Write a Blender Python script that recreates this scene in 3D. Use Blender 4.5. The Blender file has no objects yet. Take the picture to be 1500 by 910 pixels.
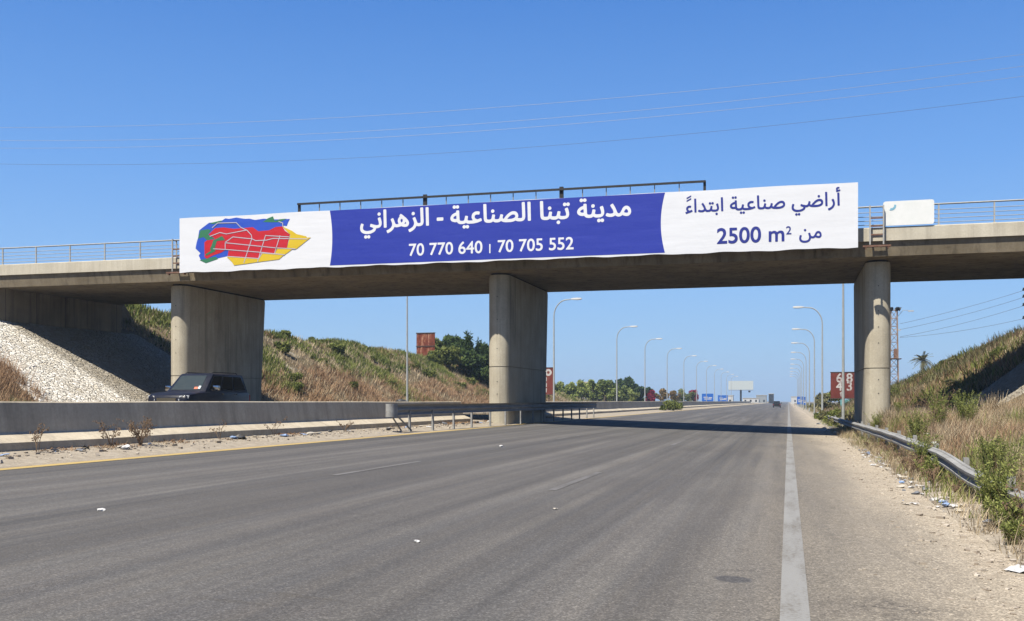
import bpy, bmesh, math, random
import numpy as np
from mathutils import Vector, Matrix
R = math.radians
sc = bpy.context.scene
C = sc.collection

# ------------------------------------------------------------------ camera, sky, sun, exposure
cam = bpy.data.objects.new('camera', bpy.data.cameras.new('camera'))
C.objects.link(cam); sc.camera = cam
cam.location = (0, 0, 1.55)
cam.rotation_euler = (R(90), 0, math.atan(405 / 1486))
cam.data.sensor_width = 36
cam.data.lens = 36 * 1486 / 1500
cam.data.shift_y = 133 / 1500
cam.data.clip_start = .1
cam.data.clip_end = 20000

SUN_EL, SUN_AZ = R(58), R(180 + 22)        # the sun stands behind the camera, a little to its left
w = bpy.data.worlds.new('World'); sc.world = w; w.use_nodes = True
wn = w.node_tree.nodes; wl = w.node_tree.links
sky = wn.new('ShaderNodeTexSky'); sky.sky_type = 'NISHITA'; sky.sun_disc = False
sky.sun_elevation = SUN_EL; sky.sun_rotation = SUN_AZ
sky.altitude = 0; sky.air_density = 1.0; sky.dust_density = .6; sky.ozone_density = 3.0
# clear summer air: the sky texture, graded by height above the horizon towards a cleaner blue
tc = wn.new('ShaderNodeTexCoord'); sp_ = wn.new('ShaderNodeSeparateXYZ'); wl.new(tc.outputs['Generated'], sp_.inputs[0])
rp = wn.new('ShaderNodeValToRGB'); wl.new(sp_.outputs[2], rp.inputs[0]); er = rp.color_ramp.elements
for i, (p_, c_) in enumerate([(0, (.30, .48, .73)), (.05, (.28, .50, .80)), (.11, (.235, .47, .855)), (.22, (.138, .36, .82)), (.37, (.056, .225, .67)), (.55, (.03, .12, .42))]):
    if i > 1: er.new(p_)
    er[i].position = p_; er[i].color = (*c_, 1)
vm = wn.new('ShaderNodeVectorMath'); vm.operation = 'SCALE'; vm.inputs['Scale'].default_value = 4.4; wl.new(rp.outputs[0], vm.inputs[0])
mx = wn.new('ShaderNodeMix'); mx.data_type = 'RGBA'; mx.inputs[0].default_value = .9
wl.new(sky.outputs[0], mx.inputs[6]); wl.new(vm.outputs[0], mx.inputs[7]); wl.new(mx.outputs[2], wn['Background'].inputs[0])
wn['Background'].inputs[1].default_value = .11
sl = bpy.data.lights.new('sun', 'SUN'); sl.energy = 5.0; sl.angle = R(.53); sl.color = (1, .945, .84)
so = bpy.data.objects.new('sun', sl); C.objects.link(so)
sd = Vector((math.sin(SUN_AZ) * math.cos(SUN_EL), math.cos(SUN_AZ) * math.cos(SUN_EL), math.sin(SUN_EL)))
so.rotation_euler = (-sd).to_track_quat('-Z', 'Y').to_euler()
so.location = sd * 60
sc.view_settings.view_transform = 'Standard'; sc.view_settings.look = 'None'
sc.view_settings.exposure = 1.05; sc.view_settings.gamma = 1
sc.cycles.max_bounces = 5; sc.cycles.diffuse_bounces = 3; sc.cycles.transparent_max_bounces = 8
sc.cycles.use_denoising = True

# ------------------------------------------------------------------ helpers
def tag(o, label=None, cat=None, group=None, kind=None):
    if label: o['label'] = label
    if cat: o['category'] = cat
    if group: o['group'] = group
    if kind: o['kind'] = kind
    return o

def empty(name, loc=(0, 0, 0), rz=0):
    o = bpy.data.objects.new(name, None); C.objects.link(o)
    o.location = loc; o.rotation_euler = (0, 0, rz); o.empty_display_size = .3
    return o

class MB:
    """collects faces and links them as one mesh object"""
    def __init__(s): s.v = []; s.f = []; s.m = []
    def add(s, vs, fs, mi=0):
        n = len(s.v); s.v += [tuple(v) for v in vs]
        s.f += [tuple(i + n for i in f) for f in fs]; s.m += [mi] * len(fs)
        return s
    def box(s, c, d, rz=0, mi=0, rot=None):
        hx, hy, hz = d[0] / 2, d[1] / 2, d[2] / 2
        M = rot or Matrix.Rotation(rz, 3, 'Z')
        vs = [Vector(c) + M @ Vector((x * hx, y * hy, z * hz)) for z in (-1, 1) for y in (-1, 1) for x in (-1, 1)]
        return s.add(vs, [(0, 2, 3, 1), (4, 5, 7, 6), (0, 1, 5, 4), (2, 6, 7, 3), (0, 4, 6, 2), (1, 3, 7, 5)], mi)
    def span(s, a, b, mi=0):
        return s.box([(a[i] + b[i]) / 2 for i in range(3)], [abs(b[i] - a[i]) for i in range(3)], 0, mi)
    def prism(s, prof, a, b, axis='x', mi=0):
        """closed profile of (p,q) pairs pushed along an axis from a to b"""
        n = len(prof)
        P = (lambda t, p, q: (t, p, q)) if axis == 'x' else ((lambda t, p, q: (p, t, q)) if axis == 'y' else (lambda t, p, q: (p, q, t)))
        vs = [P(a, *p) for p in prof] + [P(b, *p) for p in prof]
        return s.add(vs, [tuple(range(n))[::-1], tuple(range(n, 2 * n))] + [(i, (i + 1) % n, n + (i + 1) % n, n + i) for i in range(n)], mi)
    def loft(s, rings, caps=True, closed=True, mi=0):
        n = len(rings[0]); vs = [p for r in rings for p in r]; fs = []
        for k in range(len(rings) - 1):
            for i in range(n if closed else n - 1):
                j = (i + 1) % n
                fs.append((k * n + i, k * n + j, (k + 1) * n + j, (k + 1) * n + i))
        if caps and closed: fs += [tuple(range(n))[::-1], tuple(range((len(rings) - 1) * n, len(rings) * n))]
        return s.add(vs, fs, mi)
    def tube(s, path, r, n=8, mi=0, caps=True):
        path = [Vector(p) for p in path]; rr = r if isinstance(r, (list, tuple)) else [r] * len(path)
        rings = []; up = None
        for i, p in enumerate(path):
            t = (path[min(i + 1, len(path) - 1)] - path[max(i - 1, 0)]).normalized()
            if up is None: up = Vector((0, 0, 1)) if abs(t.z) < .9 else Vector((1, 0, 0))
            a = t.cross(up).normalized(); b = a.cross(t).normalized(); up = b
            rings.append([p + (a * math.cos(2 * math.pi * k / n) + b * math.sin(2 * math.pi * k / n)) * rr[i] for k in range(n)])
        return s.loft(rings, caps, True, mi)
    def poly(s, pts, mi=0):
        return s.add(pts, [tuple(range(len(pts)))], mi)
    def build(s, name, mats, parent=None, smooth=False, bevel=0):
        me = bpy.data.meshes.new(name); me.from_pydata(s.v, [], s.f)
        for m in (mats if isinstance(mats, (list, tuple)) else [mats]): me.materials.append(m)
        if len(me.materials) > 1: me.polygons.foreach_set('material_index', s.m)
        bm = bmesh.new(); bm.from_mesh(me); bmesh.ops.recalc_face_normals(bm, faces=bm.faces)
        if bevel: bmesh.ops.bevel(bm, geom=bm.edges[:], offset=bevel, segments=2, affect='EDGES', profile=.6)
        bm.to_mesh(me); bm.free()
        if smooth:
            me.polygons.foreach_set('use_smooth', [True] * len(me.polygons))
            try: me.set_sharp_from_angle(angle=R(38))
            except Exception: pass
        o = bpy.data.objects.new(name, me); C.objects.link(o)
        if parent: o.parent = parent
        return o

def kids(o): return [c for c in C.objects if c.parent == o]
def copy_tree(o, loc=None, rz=None, parent=None):
    c = o.copy(); C.objects.link(c)
    if parent: c.parent = parent
    if loc is not None: c.location = loc
    if rz is not None: c.rotation_euler = (0, 0, rz)
    for ch in kids(o): copy_tree(ch, parent=c)
    return c

# ------------------------------------------------------------------ materials
class NT:
    def __init__(s, name):
        s.m = bpy.data.materials.new(name); s.m.use_nodes = True
        s.t = s.m.node_tree; s.n = s.t.nodes; s.b = s.n['Principled BSDF']; s._p = None
    def link(s, a, b): s.t.links.new(a, b)
    def pos(s):
        if s._p is None: s._p = s.n.new('ShaderNodeNewGeometry').outputs['Position']
        return s._p
    def obj(s): return s.n.new('ShaderNodeTexCoord').outputs['Object']
    def scale(s, vec, sx, sy, sz):
        m = s.n.new('ShaderNodeMapping'); m.inputs['Scale'].default_value = (sx, sy, sz); s.link(vec, m.inputs[0]); return m.outputs[0]
    def noise(s, vec, sc_, det=4, rough=.55, dist=0):
        n = s.n.new('ShaderNodeTexNoise'); n.inputs['Scale'].default_value = sc_; n.inputs['Detail'].default_value = det
        n.inputs['Roughness'].default_value = rough; n.inputs['Distortion'].default_value = dist
        s.link(vec, n.inputs['Vector']); return n.outputs['Fac']
    def voro(s, vec, sc_, feat='F1', out='Distance'):
        n = s.n.new('ShaderNodeTexVoronoi'); n.feature = feat; n.inputs['Scale'].default_value = sc_
        s.link(vec, n.inputs['Vector']); return n.outputs[out]
    def ramp(s, fac, stops, interp='LINEAR'):
        r = s.n.new('ShaderNodeValToRGB'); r.color_ramp.interpolation = interp; e = r.color_ramp.elements
        while len(e) < len(stops): e.new(.5)
        for i, (p, c) in enumerate(stops):
            e[i].position = p; e[i].color = (*(c if isinstance(c, (tuple, list)) else (c, c, c)), 1)
        s.link(fac, r.inputs[0]); return r.outputs[0]
    def mr(s, v, a, b, c=0, d=1, smooth=False):
        n = s.n.new('ShaderNodeMapRange'); s.link(v, n.inputs[0])
        if smooth: n.interpolation_type = 'SMOOTHSTEP'
        for i, x in zip((1, 2, 3, 4), (a, b, c, d)): n.inputs[i].default_value = x
        return n.outputs[0]
    def math(s, op, a, b=None):
        n = s.n.new('ShaderNodeMath'); n.operation = op
        for i, x in enumerate((a, b)):
            if x is None: continue
            if isinstance(x, (int, float)): n.inputs[i].default_value = x
            else: s.link(x, n.inputs[i])
        return n.outputs[0]
    def mix(s, fac, a, b, mode='MIX'):
        n = s.n.new('ShaderNodeMix'); n.data_type = 'RGBA'; n.blend_type = mode
        for i, x in ((0, fac), (6, a), (7, b)):
            sock = n.inputs[i]
            if isinstance(x, (int, float)): sock.default_value = x if i == 0 else (x, x, x, 1)
            elif isinstance(x, (tuple, list)): sock.default_value = (*x, 1)
            else: s.link(x, sock)
        return n.outputs[2]
    def sep(s, v):
        n = s.n.new('ShaderNodeSeparateXYZ'); s.link(v, n.inputs[0]); return n.outputs
    def bump(s, h, strength=.3, dist=.02):
        n = s.n.new('ShaderNodeBump'); n.inputs['Strength'].default_value = strength; n.inputs['Distance'].default_value = dist
        s.link(h, n.inputs['Height']); s.link(n.outputs[0], s.b.inputs['Normal'])
    def done(s, col, rough=.8, metal=0, spec=.3, k=.545):
        if isinstance(col, (tuple, list)): col = tuple(c * k for c in col)
        else: col = s.mix(1.0, col, k, 'MULTIPLY')
        if isinstance(col, (tuple, list)): s.b.inputs['Base Color'].default_value = (*col, 1)
        else: s.link(col, s.b.inputs['Base Color'])
        if isinstance(rough, (int, float)): s.b.inputs['Roughness'].default_value = rough
        else: s.link(rough, s.b.inputs['Roughness'])
        s.b.inputs['Metallic'].default_value = metal; s.b.inputs['Specular IOR Level'].default_value = spec
        return s.m

def plain(name, col, rough=.6, metal=0, var=.12, sc_=3., spec=.4, coat=0):
    t = NT(name); n = t.noise(t.obj(), sc_, 5, .6)
    a = tuple(max(0, c * (1 - var)) for c in col); b = tuple(min(1, c * (1 + var)) for c in col)
    if coat: t.b.inputs['Coat Weight'].default_value = coat; t.b.inputs['Coat Roughness'].default_value = .05
    return t.done(t.ramp(n, [(.3, a), (.7, b)]), rough, metal, spec)

def mat_road():
    t = NT('asphalt'); p = t.pos(); x, y, z = t.sep(p)
    streak = t.noise(t.scale(p, 1.6, .022, 0), 1.0, 5, .6)
    streak2 = t.noise(t.scale(p, 5.0, .05, 0), 1.0, 4, .6)
    big = t.noise(p, .22, 5, .6)
    col = t.ramp(streak, [(.34, (.086, .083, .081)), (.5, (.126, .120, .115)), (.66, (.198, .185, .168))])
    col = t.mix(t.mr(streak2, .4, .7, 0, .42), col, (.20, .175, .145))
    col = t.mix(t.mr(big, .45, .7, 0, .4), col, (.098, .090, .084))
    # tyre tracks: darker polished bands in every lane
    for cx in (-1.1, -2.75, -4.8, -6.6, -9.0, -10.9):
        d = t.math('ABSOLUTE', t.math('SUBTRACT', x, cx))
        wob = t.mr(big, .3, .7, .5, 1.0)
        col = t.mix(t.math('MULTIPLY', t.mr(d, .1, .75, .34, 0, True), wob), col, (.082, .077, .073))
    # dusty shoulder right of the edge line and blown sand under the yellow line
    wv = t.noise(t.scale(p, .8, .12, 0), 1.0, 6, .65)
    dust = t.mr(t.math('ADD', x, t.math('MULTIPLY', t.math('SUBTRACT', wv, .5), 2.6)), -1.6, 2.1, 0, 1, True)
    fine = t.noise(p, 7, 6, .7)
    dcol = t.ramp(fine, [(.3, (.29, .248, .187)), (.7, (.43, .37, .285))])
    col = t.mix(t.math('MULTIPLY', dust, .95), col, dcol)
    sand = t.mr(t.math('ADD', x, t.math('MULTIPLY', t.math('SUBTRACT', wv, .5), 2.2)), .6, 2.3, 0, 1, True)
    scol = t.ramp(t.noise(p, 3, 7, .7), [(.3, (.42, .345, .25)), (.7, (.60, .515, .39))])
    col = t.mix(sand, col, scol)
    sandl = t.mr(t.math('ADD', x, t.math('MULTIPLY', t.math('SUBTRACT', wv, .5), .7)), -12.35, -12.75, 0, 1, True)
    col = t.mix(sandl, col, t.mix(1.0, scol, (.80, .80, .82), 'MULTIPLY'))
    # an oil stain between the wheel tracks, near the edge line
    ox, oy = t.math('MULTIPLY', t.math('ADD', x, .46), 1 / .165), t.math('MULTIPLY', t.math('SUBTRACT', y, 8.92), 1 / .17)
    od = t.math('ADD', t.math('SQRT', t.math('ADD', t.math('MULTIPLY', ox, ox), t.math('MULTIPLY', oy, oy))), t.math('MULTIPLY', t.math('SUBTRACT', t.noise(p, 9, 4), .5), .5))
    col = t.mix(t.mr(od, .8, 1.1, .8, 0, True), col, (.085, .083, .085))
    # darker worn patch and faint skid marks on the shoulder
    sk = t.noise(t.scale(p, 1.3, 9, 0), .5, 5, .65, .2)
    col = t.mix(t.math('MULTIPLY', t.mr(sk, .60, .68, 0, .5), t.mr(t.noise(p, .5, 2), .45, .6)), col, (.10, .088, .072))
    pd = t.math('ADD', t.math('ABSOLUTE', t.math('SUBTRACT', x, .75)), t.math('ABSOLUTE', t.math('SUBTRACT', y, 8.2)))
    col = t.mix(t.math('MULTIPLY', t.mr(pd, .1, .9, .75, 0, True), t.mr(t.noise(p, 14, 5, .7), .42, .6)), col, (.10, .088, .075))
    # stone grain, stronger where the surface is worn open
    g = t.voro(p, 75, 'F1', 'Color'); gs = t.sep(g)[0]
    open_ = t.mr(x, -7, 1.5, .34, .62)
    col = t.mix(open_, col, t.mix(1.0, col, t.ramp(gs, [(0, .38), (.45, .85), (.8, 1.25), (1, 2.3)]), 'MULTIPLY'))
    g2 = t.noise(p, 24, 6, .75)
    col = t.mix(t.mr(x, -7, 1.5, .22, .5), col, t.mix(1.0, col, t.ramp(g2, [(.25, .45), (.5, 1.0), (.75, 1.6)]), 'MULTIPLY'))
    # tar cracks
    cr = t.noise(t.scale(p, 1.0, 3.2, 0), .5, 6, .7, .4)
    line = t.mr(t.math('ABSOLUTE', t.math('SUBTRACT', cr, .5)), 0, .006, .55, 0)
    gate = t.mr(t.noise(p, .35, 2), .52, .62, 0, 1)
    col = t.mix(t.math('MULTIPLY', line, gate), col, (.045, .042, .04))
    t.bump(t.math('ADD', gs, t.math('MULTIPLY', g2, 2.0)), .35, .008)
    return t.done(col, .86, 0, .25)

def mat_paint(name, col, wear, under=(.12, .11, .10)):
    t = NT(name); p = t.pos()
    n1 = t.noise(p, 30, 6, .75); n2 = t.noise(t.scale(p, 3, .5, 1), 1.2, 4, .6)
    k = t.mr(t.math('ADD', t.math('MULTIPLY', n1, .6), t.math('MULTIPLY', n2, .5)), wear, wear + .12)
    c = t.mix(t.mr(n2, .3, .7, 0, .35), col, tuple(x * .75 for x in col))
    return t.done(t.mix(k, c, under), .8, 0, .3)

def mat_concrete(name, a, b, streak=.5, dark=(.07, .06, .045), warm=0):
    t = NT(name); p = t.pos()
    n1 = t.noise(p, .7, 6, .6); n2 = t.noise(p, 14, 5, .7)
    st = t.noise(t.scale(p, 2.2, 2.2, .13), 1.0, 5, .65)
    st2 = t.noise(t.scale(p, .9, .9, .3), 1.0, 5, .7, .6)
    col = t.ramp(n1, [(.3, a), (.7, b)])
    col = t.mix(t.mr(st, .5, .72, 0, streak), col, dark)
    col = t.mix(t.mr(st2, .58, .72, 0, streak * .8), col, tuple(x * 1.3 for x in dark))
    bd = t.noise(t.scale(p, 7, 7, .04), 1.0, 3, .7)
    col = t.mix(.3, col, t.mix(1.0, col, t.ramp(bd, [(.3, .72), (.7, 1.2)]), 'MULTIPLY'))
    col = t.mix(.35, col, t.mix(1.0, col, t.ramp(n2, [(.25, .6), (.75, 1.35)]), 'MULTIPLY'))
    t.bump(t.math('ADD', n2, t.math('MULTIPLY', st, 1.0)), .25, .02)
    return t.done(col, .9, 0, .2)

def mat_ground():
    t = NT('dry_soil'); p = t.pos(); x, y, z = t.sep(p)
    n = t.noise(p, .9, 7, .65); n2 = t.noise(p, 5, 6, .7); n3 = t.noise(p, .12, 4, .6)
    col = t.ramp(n, [(.25, (.12, .085, .05)), (.5, (.21, .155, .095)), (.75, (.30, .24, .16))])
    col = t.mix(t.mr(n3, .45, .62, 0, .5), col, (.11, .11, .05))
    rock = t.math('MULTIPLY', t.mr(t.noise(p, .45, 5, .6), .60, .66), t.mr(n2, .35, .55))
    col = t.mix(rock, col, (.46, .41, .33))
    sand = t.ramp(t.noise(p, 3, 7, .7), [(.3, (.32, .27, .205)), (.7, (.47, .41, .325))])
    inroad = t.math('MULTIPLY', t.mr(x, -15.6, -15.2), t.mr(t.math('ADD', x, t.math('MULTIPLY', n, 1.4)), 4.4, 3.6))
    col = t.mix(inroad, col, sand)
    col = t.mix(.5, col, t.mix(1.0, col, t.ramp(n2, [(.25, .55), (.75, 1.4)]), 'MULTIPLY'))
    t.bump(t.math('ADD', n2, n), .6, .08)
    return t.done(col, .95, 0, .1, .62)

def mat_leaf(name, a, b, trans=.3):
    """tint attribute per clump runs a -> b; some light passes through the blades"""
    t = NT(name); at = t.n.new('ShaderNodeAttribute'); at.attribute_name = 'tint'
    col = t.mix(at.outputs['Fac'], a, b)
    col = t.mix(1.0, col, .84, 'MULTIPLY')
    t.done(col, .75, 0, .15, 1)
    tr = t.n.new('ShaderNodeBsdfTranslucent'); t.link(col, tr.inputs[0])
    ms = t.n.new('ShaderNodeMixShader'); ms.inputs[0].default_value = trans
    out = t.n['Material Output']; t.link(t.b.outputs[0], ms.inputs[1]); t.link(tr.outputs[0], ms.inputs[2]); t.link(ms.outputs[0], out.inputs[0])
    return t.m

def mat_stone():
    t = NT('pitched_stone'); p = t.pos()
    cell = t.voro(p, 4.2, 'F1', 'Color'); c = t.sep(cell)[0]
    edge = t.voro(p, 4.2, 'DISTANCE_TO_EDGE', 'Distance')
    n = t.noise(p, 6, 6, .7); big = t.noise(p, .4, 4)
    col = t.ramp(c, [(0, (.62, .56, .46)), (.5, (.78, .73, .63)), (1, (.92, .88, .80))])
    col = t.mix(t.mr(n, .5, .75, 0, .5), col, (.34, .29, .21))
    col = t.mix(t.mr(big, .55, .7, 0, .4), col, (.36, .30, .2))
    col = t.mix(t.mr(edge, .0, .05, .55, 0), col, (.34, .28, .20))
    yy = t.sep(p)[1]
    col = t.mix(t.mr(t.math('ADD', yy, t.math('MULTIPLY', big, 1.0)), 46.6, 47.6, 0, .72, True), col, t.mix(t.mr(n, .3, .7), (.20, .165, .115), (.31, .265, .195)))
    t.bump(t.math('ADD', t.mr(edge, 0, .12), t.math('MULTIPLY', n, .5)), .9, .12)
    return t.done(col, .9, 0, .15, .70)

def mat_rust(name, a, b, c, sc_=1.2):
    t = NT(name); p = t.obj()
    n = t.noise(t.scale(p, 1, 1, .35), sc_, 7, .7); n2 = t.noise(p, 9, 5, .7)
    col = t.ramp(n, [(.3, a), (.52, b), (.7, c)])
    col = t.mix(.3, col, t.mix(1.0, col, t.ramp(n2, [(.3, .6), (.7, 1.4)]), 'MULTIPLY'))
    return t.done(col, .85, .0, .2)

def mat_galv(name, a, b):
    t = NT(name); p = t.pos()
    n = t.noise(t.scale(p, 4, .6, 4), 1.5, 6, .7); n2 = t.noise(p, 8, 5, .7)
    col = t.ramp(n, [(.3, a), (.7, b)])
    col = t.mix(t.mr(n2, .56, .72, 0, .6), col, (.20, .15, .10))
    return t.done(col, .75, .0, .25)

M = {}
M['road'] = mat_road()
M['white_line'] = mat_paint('worn_white_paint', (.34, .333, .312), .55, (.20, .18, .15))
M['white_dash'] = mat_paint('faded_white_paint', (.21, .20, .19), .52)
M['yellow_line'] = mat_paint('yellow_paint', (.60, .43, .15), .60, (.34, .28, .2))
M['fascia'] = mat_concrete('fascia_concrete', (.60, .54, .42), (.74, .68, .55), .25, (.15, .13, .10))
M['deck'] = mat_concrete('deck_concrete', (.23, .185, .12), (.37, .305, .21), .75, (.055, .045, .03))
M['pier'] = mat_concrete('pier_concrete', (.50, .44, .33), (.68, .615, .475), .55, (.14, .12, .09))
M['barrier'] = mat_concrete('barrier_concrete', (.58, .495, .365), (.77, .67, .51), .3, (.13, .115, .09))
M['ground'] = mat_ground()
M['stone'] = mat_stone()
M['galv'] = mat_galv('galvanised_steel', (.28, .275, .26), (.46, .455, .435))
M['rail'] = mat_galv('bridge_railing_paint', (.42, .42, .40), (.56, .55, .52))
M['pole'] = plain('lamp_pole_grey', (.44, .46, .45), .6, .0)
M['black_steel'] = plain('dark_steel', (.035, .032, .03), .6, .3)
M['white_sheet'] = None
M['lamp_head'] = plain('lamp_head_grey', (.62, .62, .60), .5)
M['white_paint'] = plain('white_paint', (.74, .73, .69), .6, var=.05)
M['rubber'] = plain('dark_rubber', (.02, .02, .02), .9)

def mat_banner(name, col):
    t = NT(name); p = t.pos()
    n = t.noise(t.scale(p, .55, 1, .25), 1.3, 3, .5, .8); n2 = t.noise(t.scale(p, .25, 1, 1.6), 1.0, 4, .5)
    t.bump(t.math('ADD', n, n2), .22, .10)
    d = t.mix(t.mr(n2, .45, .75, 0, .12), col, tuple(c * .78 for c in col))
    return t.done(d, .45, 0, .4)
M['white_sheet'] = mat_banner('white_vinyl', (.92, .93, .96))
M['blue'] = mat_banner('blue_vinyl', (.022, .043, .42))
M['lettering_white'] = mat_banner('white_print', (.92, .93, .96))

# ------------------------------------------------------------------ the lie of the land: x across the road, y along it
rng = np.random.default_rng(7)
BX = [-4000, -60, -33, -31, -21.2, -15.6, -15.3, -14.6, -12.9, 0, 2.2, 3.0, 4.5, 60, 4000]
BZ = [1.0, 1.0, .92, .92, .72, .62, .60, .58, .44, 0, -.07, -.05, .12, .1, .1]
def sstep(t): t = np.clip(t, 0, 1); return t * t * (3 - 2 * t)
_oct = [(rng.uniform(0, 6.28, 4), rng.uniform(-1, 1, (4, 2))) for _ in range(5)]
def wav(x, y, sc_):
    z = 0
    for k, (ph, d) in enumerate(_oct):
        for j in range(4):
            z = z + np.sin((x * d[j, 0] + y * d[j, 1]) * 2.2 * (1.7 ** k) / sc_ + ph[j]) / (1.55 ** k)
    return z / 6
def hz(x, y):
    x = np.asarray(x, float); y = np.asarray(y, float)
    b = np.interp(x, BX, BZ)
    # left cutting
    slope = np.interp(y, [40, 58, 64, 400], [.56, .56, .64, .62])
    pl = (-32.7 - x) * slope
    top = np.interp(y, [-80, 35, 58, 66, 78, 110, 122, 140, 165, 185], [7.8, 7.6, 7.9, 7.0, 6.1, 5.9, 5.2, 3.2, .8, 0])
    rough = np.where((y > 40.3) & (y < 58.4), 0, .9)
    n = wav(x, y, 7.0)
    l = np.clip(np.minimum(pl, top + n * .5), 0, None)
    l = l + np.where(l > .15, n * .30 * rough * np.clip(l, 0, 1), 0)
    # right cutting
    slr = np.interp(y, [40, 43, 46.5, 58, 64, 400], [.25, .27, .77, .77, .60, .60])
    x0 = np.interp(y, [40, 43, 46.5, 58, 64, 400], [4.3, 4.3, 7.3, 7.3, 4.6, 4.6])
    pr = (x - x0) * slr
    tor = np.interp(y, [-80, 20, 41, 46, 58, 69, 80, 95, 113, 140, 170, 190], [2.6, 2.6, 3.2, 8, 8.2, 5.7, 4.5, 2.7, 1.3, .3, 0, 0])
    r = np.clip(np.minimum(pr, tor + n * .4), 0, None)
    r = r + np.where(r > .12, n * .22 * rough * np.clip(r, 0, 1), 0)
    # soil heaped against the verge and the right pier
    v = .55 * sstep((x - 2.9) / 1.1) * sstep((7.6 - x) / 2.0) * np.interp(y, [6, 16, 30, 44, 75, 130], [.25, .45, .8, 1.25, .8, .2])
    return b + l + np.maximum(r, v)

def axis(lo, hi, step, extra, grow=1.25):
    a = list(np.arange(lo, hi + 1e-6, step)); s_ = step
    up = a[-1]; 
    while up < 4000: s_ *= grow; up += s_; a.append(min(up, 4000))
    s_ = step; dn = a[0]; lim = -4000 if lo < -45 else -70
    while dn > lim: s_ *= grow; dn -= s_; a.insert(0, max(dn, lim))
    return np.unique(np.round(np.array(a + extra), 3))
xs = axis(-52, 26, .5, [v for v in BX if abs(v) < 60]); ys = axis(-10, 190, .9, [])
XX, YY = np.meshgrid(xs, ys)
def grid_mesh(name, XX, YY, ZZ, mat, kind='structure', smooth=True):
    ny, nx = XX.shape
    co = np.stack([XX, YY, ZZ], -1).reshape(-1, 3)
    i = np.arange(ny * nx).reshape(ny, nx)
    q = np.stack([i[:-1, :-1], i[:-1, 1:], i[1:, 1:], i[1:, :-1]], -1).reshape(-1, 4)
    me = bpy.data.meshes.new(name); me.vertices.add(len(co)); me.vertices.foreach_set('co', co.ravel())
    me.loops.add(q.size); me.loops.foreach_set('vertex_index', q.ravel())
    me.polygons.add(len(q)); me.polygons.foreach_set('loop_start', np.arange(len(q)) * 4); me.polygons.foreach_set('loop_total', np.full(len(q), 4))
    me.polygons.foreach_set('use_smooth', np.full(len(q), smooth)); me.update(); me.validate()
    me.materials.append(mat); o = bpy.data.objects.new(name, me); C.objects.link(o)
    if kind: o['kind'] = kind
    return o
ZZ = hz(XX, YY)
inroad = (XX > -13.01) & (XX < 2.3) | (XX > -31.0) & (XX < -21.1)
grid_mesh('ground', XX, YY, ZZ - np.where(inroad, .03, 0), M['ground'])

def strip(name, x0, x1, y0, y1, up, mat, nx=2, dy=20, cuts=()):
    x = np.unique(np.concatenate([np.linspace(x0, x1, nx), [c for c in cuts if x0 < c < x1]])); y = np.linspace(y0, y1, max(2, int((y1 - y0) / dy)))
    A, B = np.meshgrid(x, y)
    return grid_mesh(name, A, B, np.interp(A, BX, BZ) + up, mat)
strip('road', -12.9, 2.2, -40, 3000, .004, M['road'], 2, 60, [0])
strip('opposite_road', -31, -21.2, -40, 3000, .004, M['road'], 2, 60)
strip('edge_line', -12.60, -12.35, -30, 900, .009, M['yellow_line'], 2, 60)
strip('shoulder_line', -.06, .15, -30, 1500, .009, M['white_line'], 2, 60, [0])
for k in range(-2, 30):                                  # two rows of lane dashes
    for x, y in ((-3.71, 15.8 + 17.3 * k), (-7.68, 16.2 + 17.3 * k)):
        if y > -4: strip('lane_dash', x, x + .13, y, y + 4.2, .009, M['white_dash'])
# ------------------------------------------------------------------ overpass
br = tag(empty('overpass_bridge', (-13.45, 51, .5)), 'long concrete overpass spanning both carriageways on three wall piers', 'bridge')
br_inv = Matrix.Translation((13.45, -51, -.5))
def bpart(mb, name, mat, parent=br, **k):
    o = mb.build(name, mat, parent, **k)
    if parent is br: o.matrix_parent_inverse = br_inv
    return o
X0, X1 = -58, 34
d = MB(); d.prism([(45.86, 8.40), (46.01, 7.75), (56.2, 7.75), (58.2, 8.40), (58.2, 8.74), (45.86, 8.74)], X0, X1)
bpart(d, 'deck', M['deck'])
for a, b in ((45.78, 46.10), (58.0, 58.36)):
    p = MB(); p.prism([(a, 8.38), (b, 8.40), (b, 8.96), (a + .03, 8.96), (a, 8.93)], X0, X1)
    bpart(p, 'parapet_beam', M['fascia'])
def pier(x, zb, gz):
    def ring(z, inset=0):
        far = 55.9 - .62 * (7.66 - z) / 7.0; r = .54 - inset; pts = []
        for i in range(17):
            a = math.pi + math.pi * i / 16; pts.append((x + r * math.cos(a), 47.54 + r * math.sin(a), z))
        for i in range(9):
            a = math.pi * i / 8; pts.append((x + r * math.cos(a), far - .54 + r * math.sin(a), z))
        return pts
    m = MB()
    for z in (1.9, 2.5, 4.1, 4.8, 5.5, 6.6): m.tube([(x, 46.985, z), (x, 47.05, z)], .022, 8, 1)      # form-tie holes
    m.loft([ring(zb), ring(gz - .025), ring(gz - .018, .04), ring(gz + .018, .04), ring(gz + .025), ring(7.5), ring(7.66, .02)])
    o = bpart(m, 'pier', [M['pier'], M['rubber']], smooth=True)
    k = MB(); k.prism([(px, py) for px, py, _ in ring(7.66, .10)], 7.655, 7.76, 'z')
    q = k.build('bearing', M['rubber'], o)
    return o
pier(-31.2, .2, 2.9); pier(-13.55, .1, 3.22); pier(3.80, -.2, 3.0)
for xf, sgn in ((-41.65, -1), (14.75, 1)):
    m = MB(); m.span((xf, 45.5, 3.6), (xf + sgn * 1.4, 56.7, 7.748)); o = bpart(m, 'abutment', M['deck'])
    for y in np.arange(46.6, 56.4, 2.4):
        m = MB(); m.span((xf - sgn * .004, y, 5.0), (xf + sgn * .01, y + .03, 7.74)); m.build('joint', M['rubber'], o)
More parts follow.
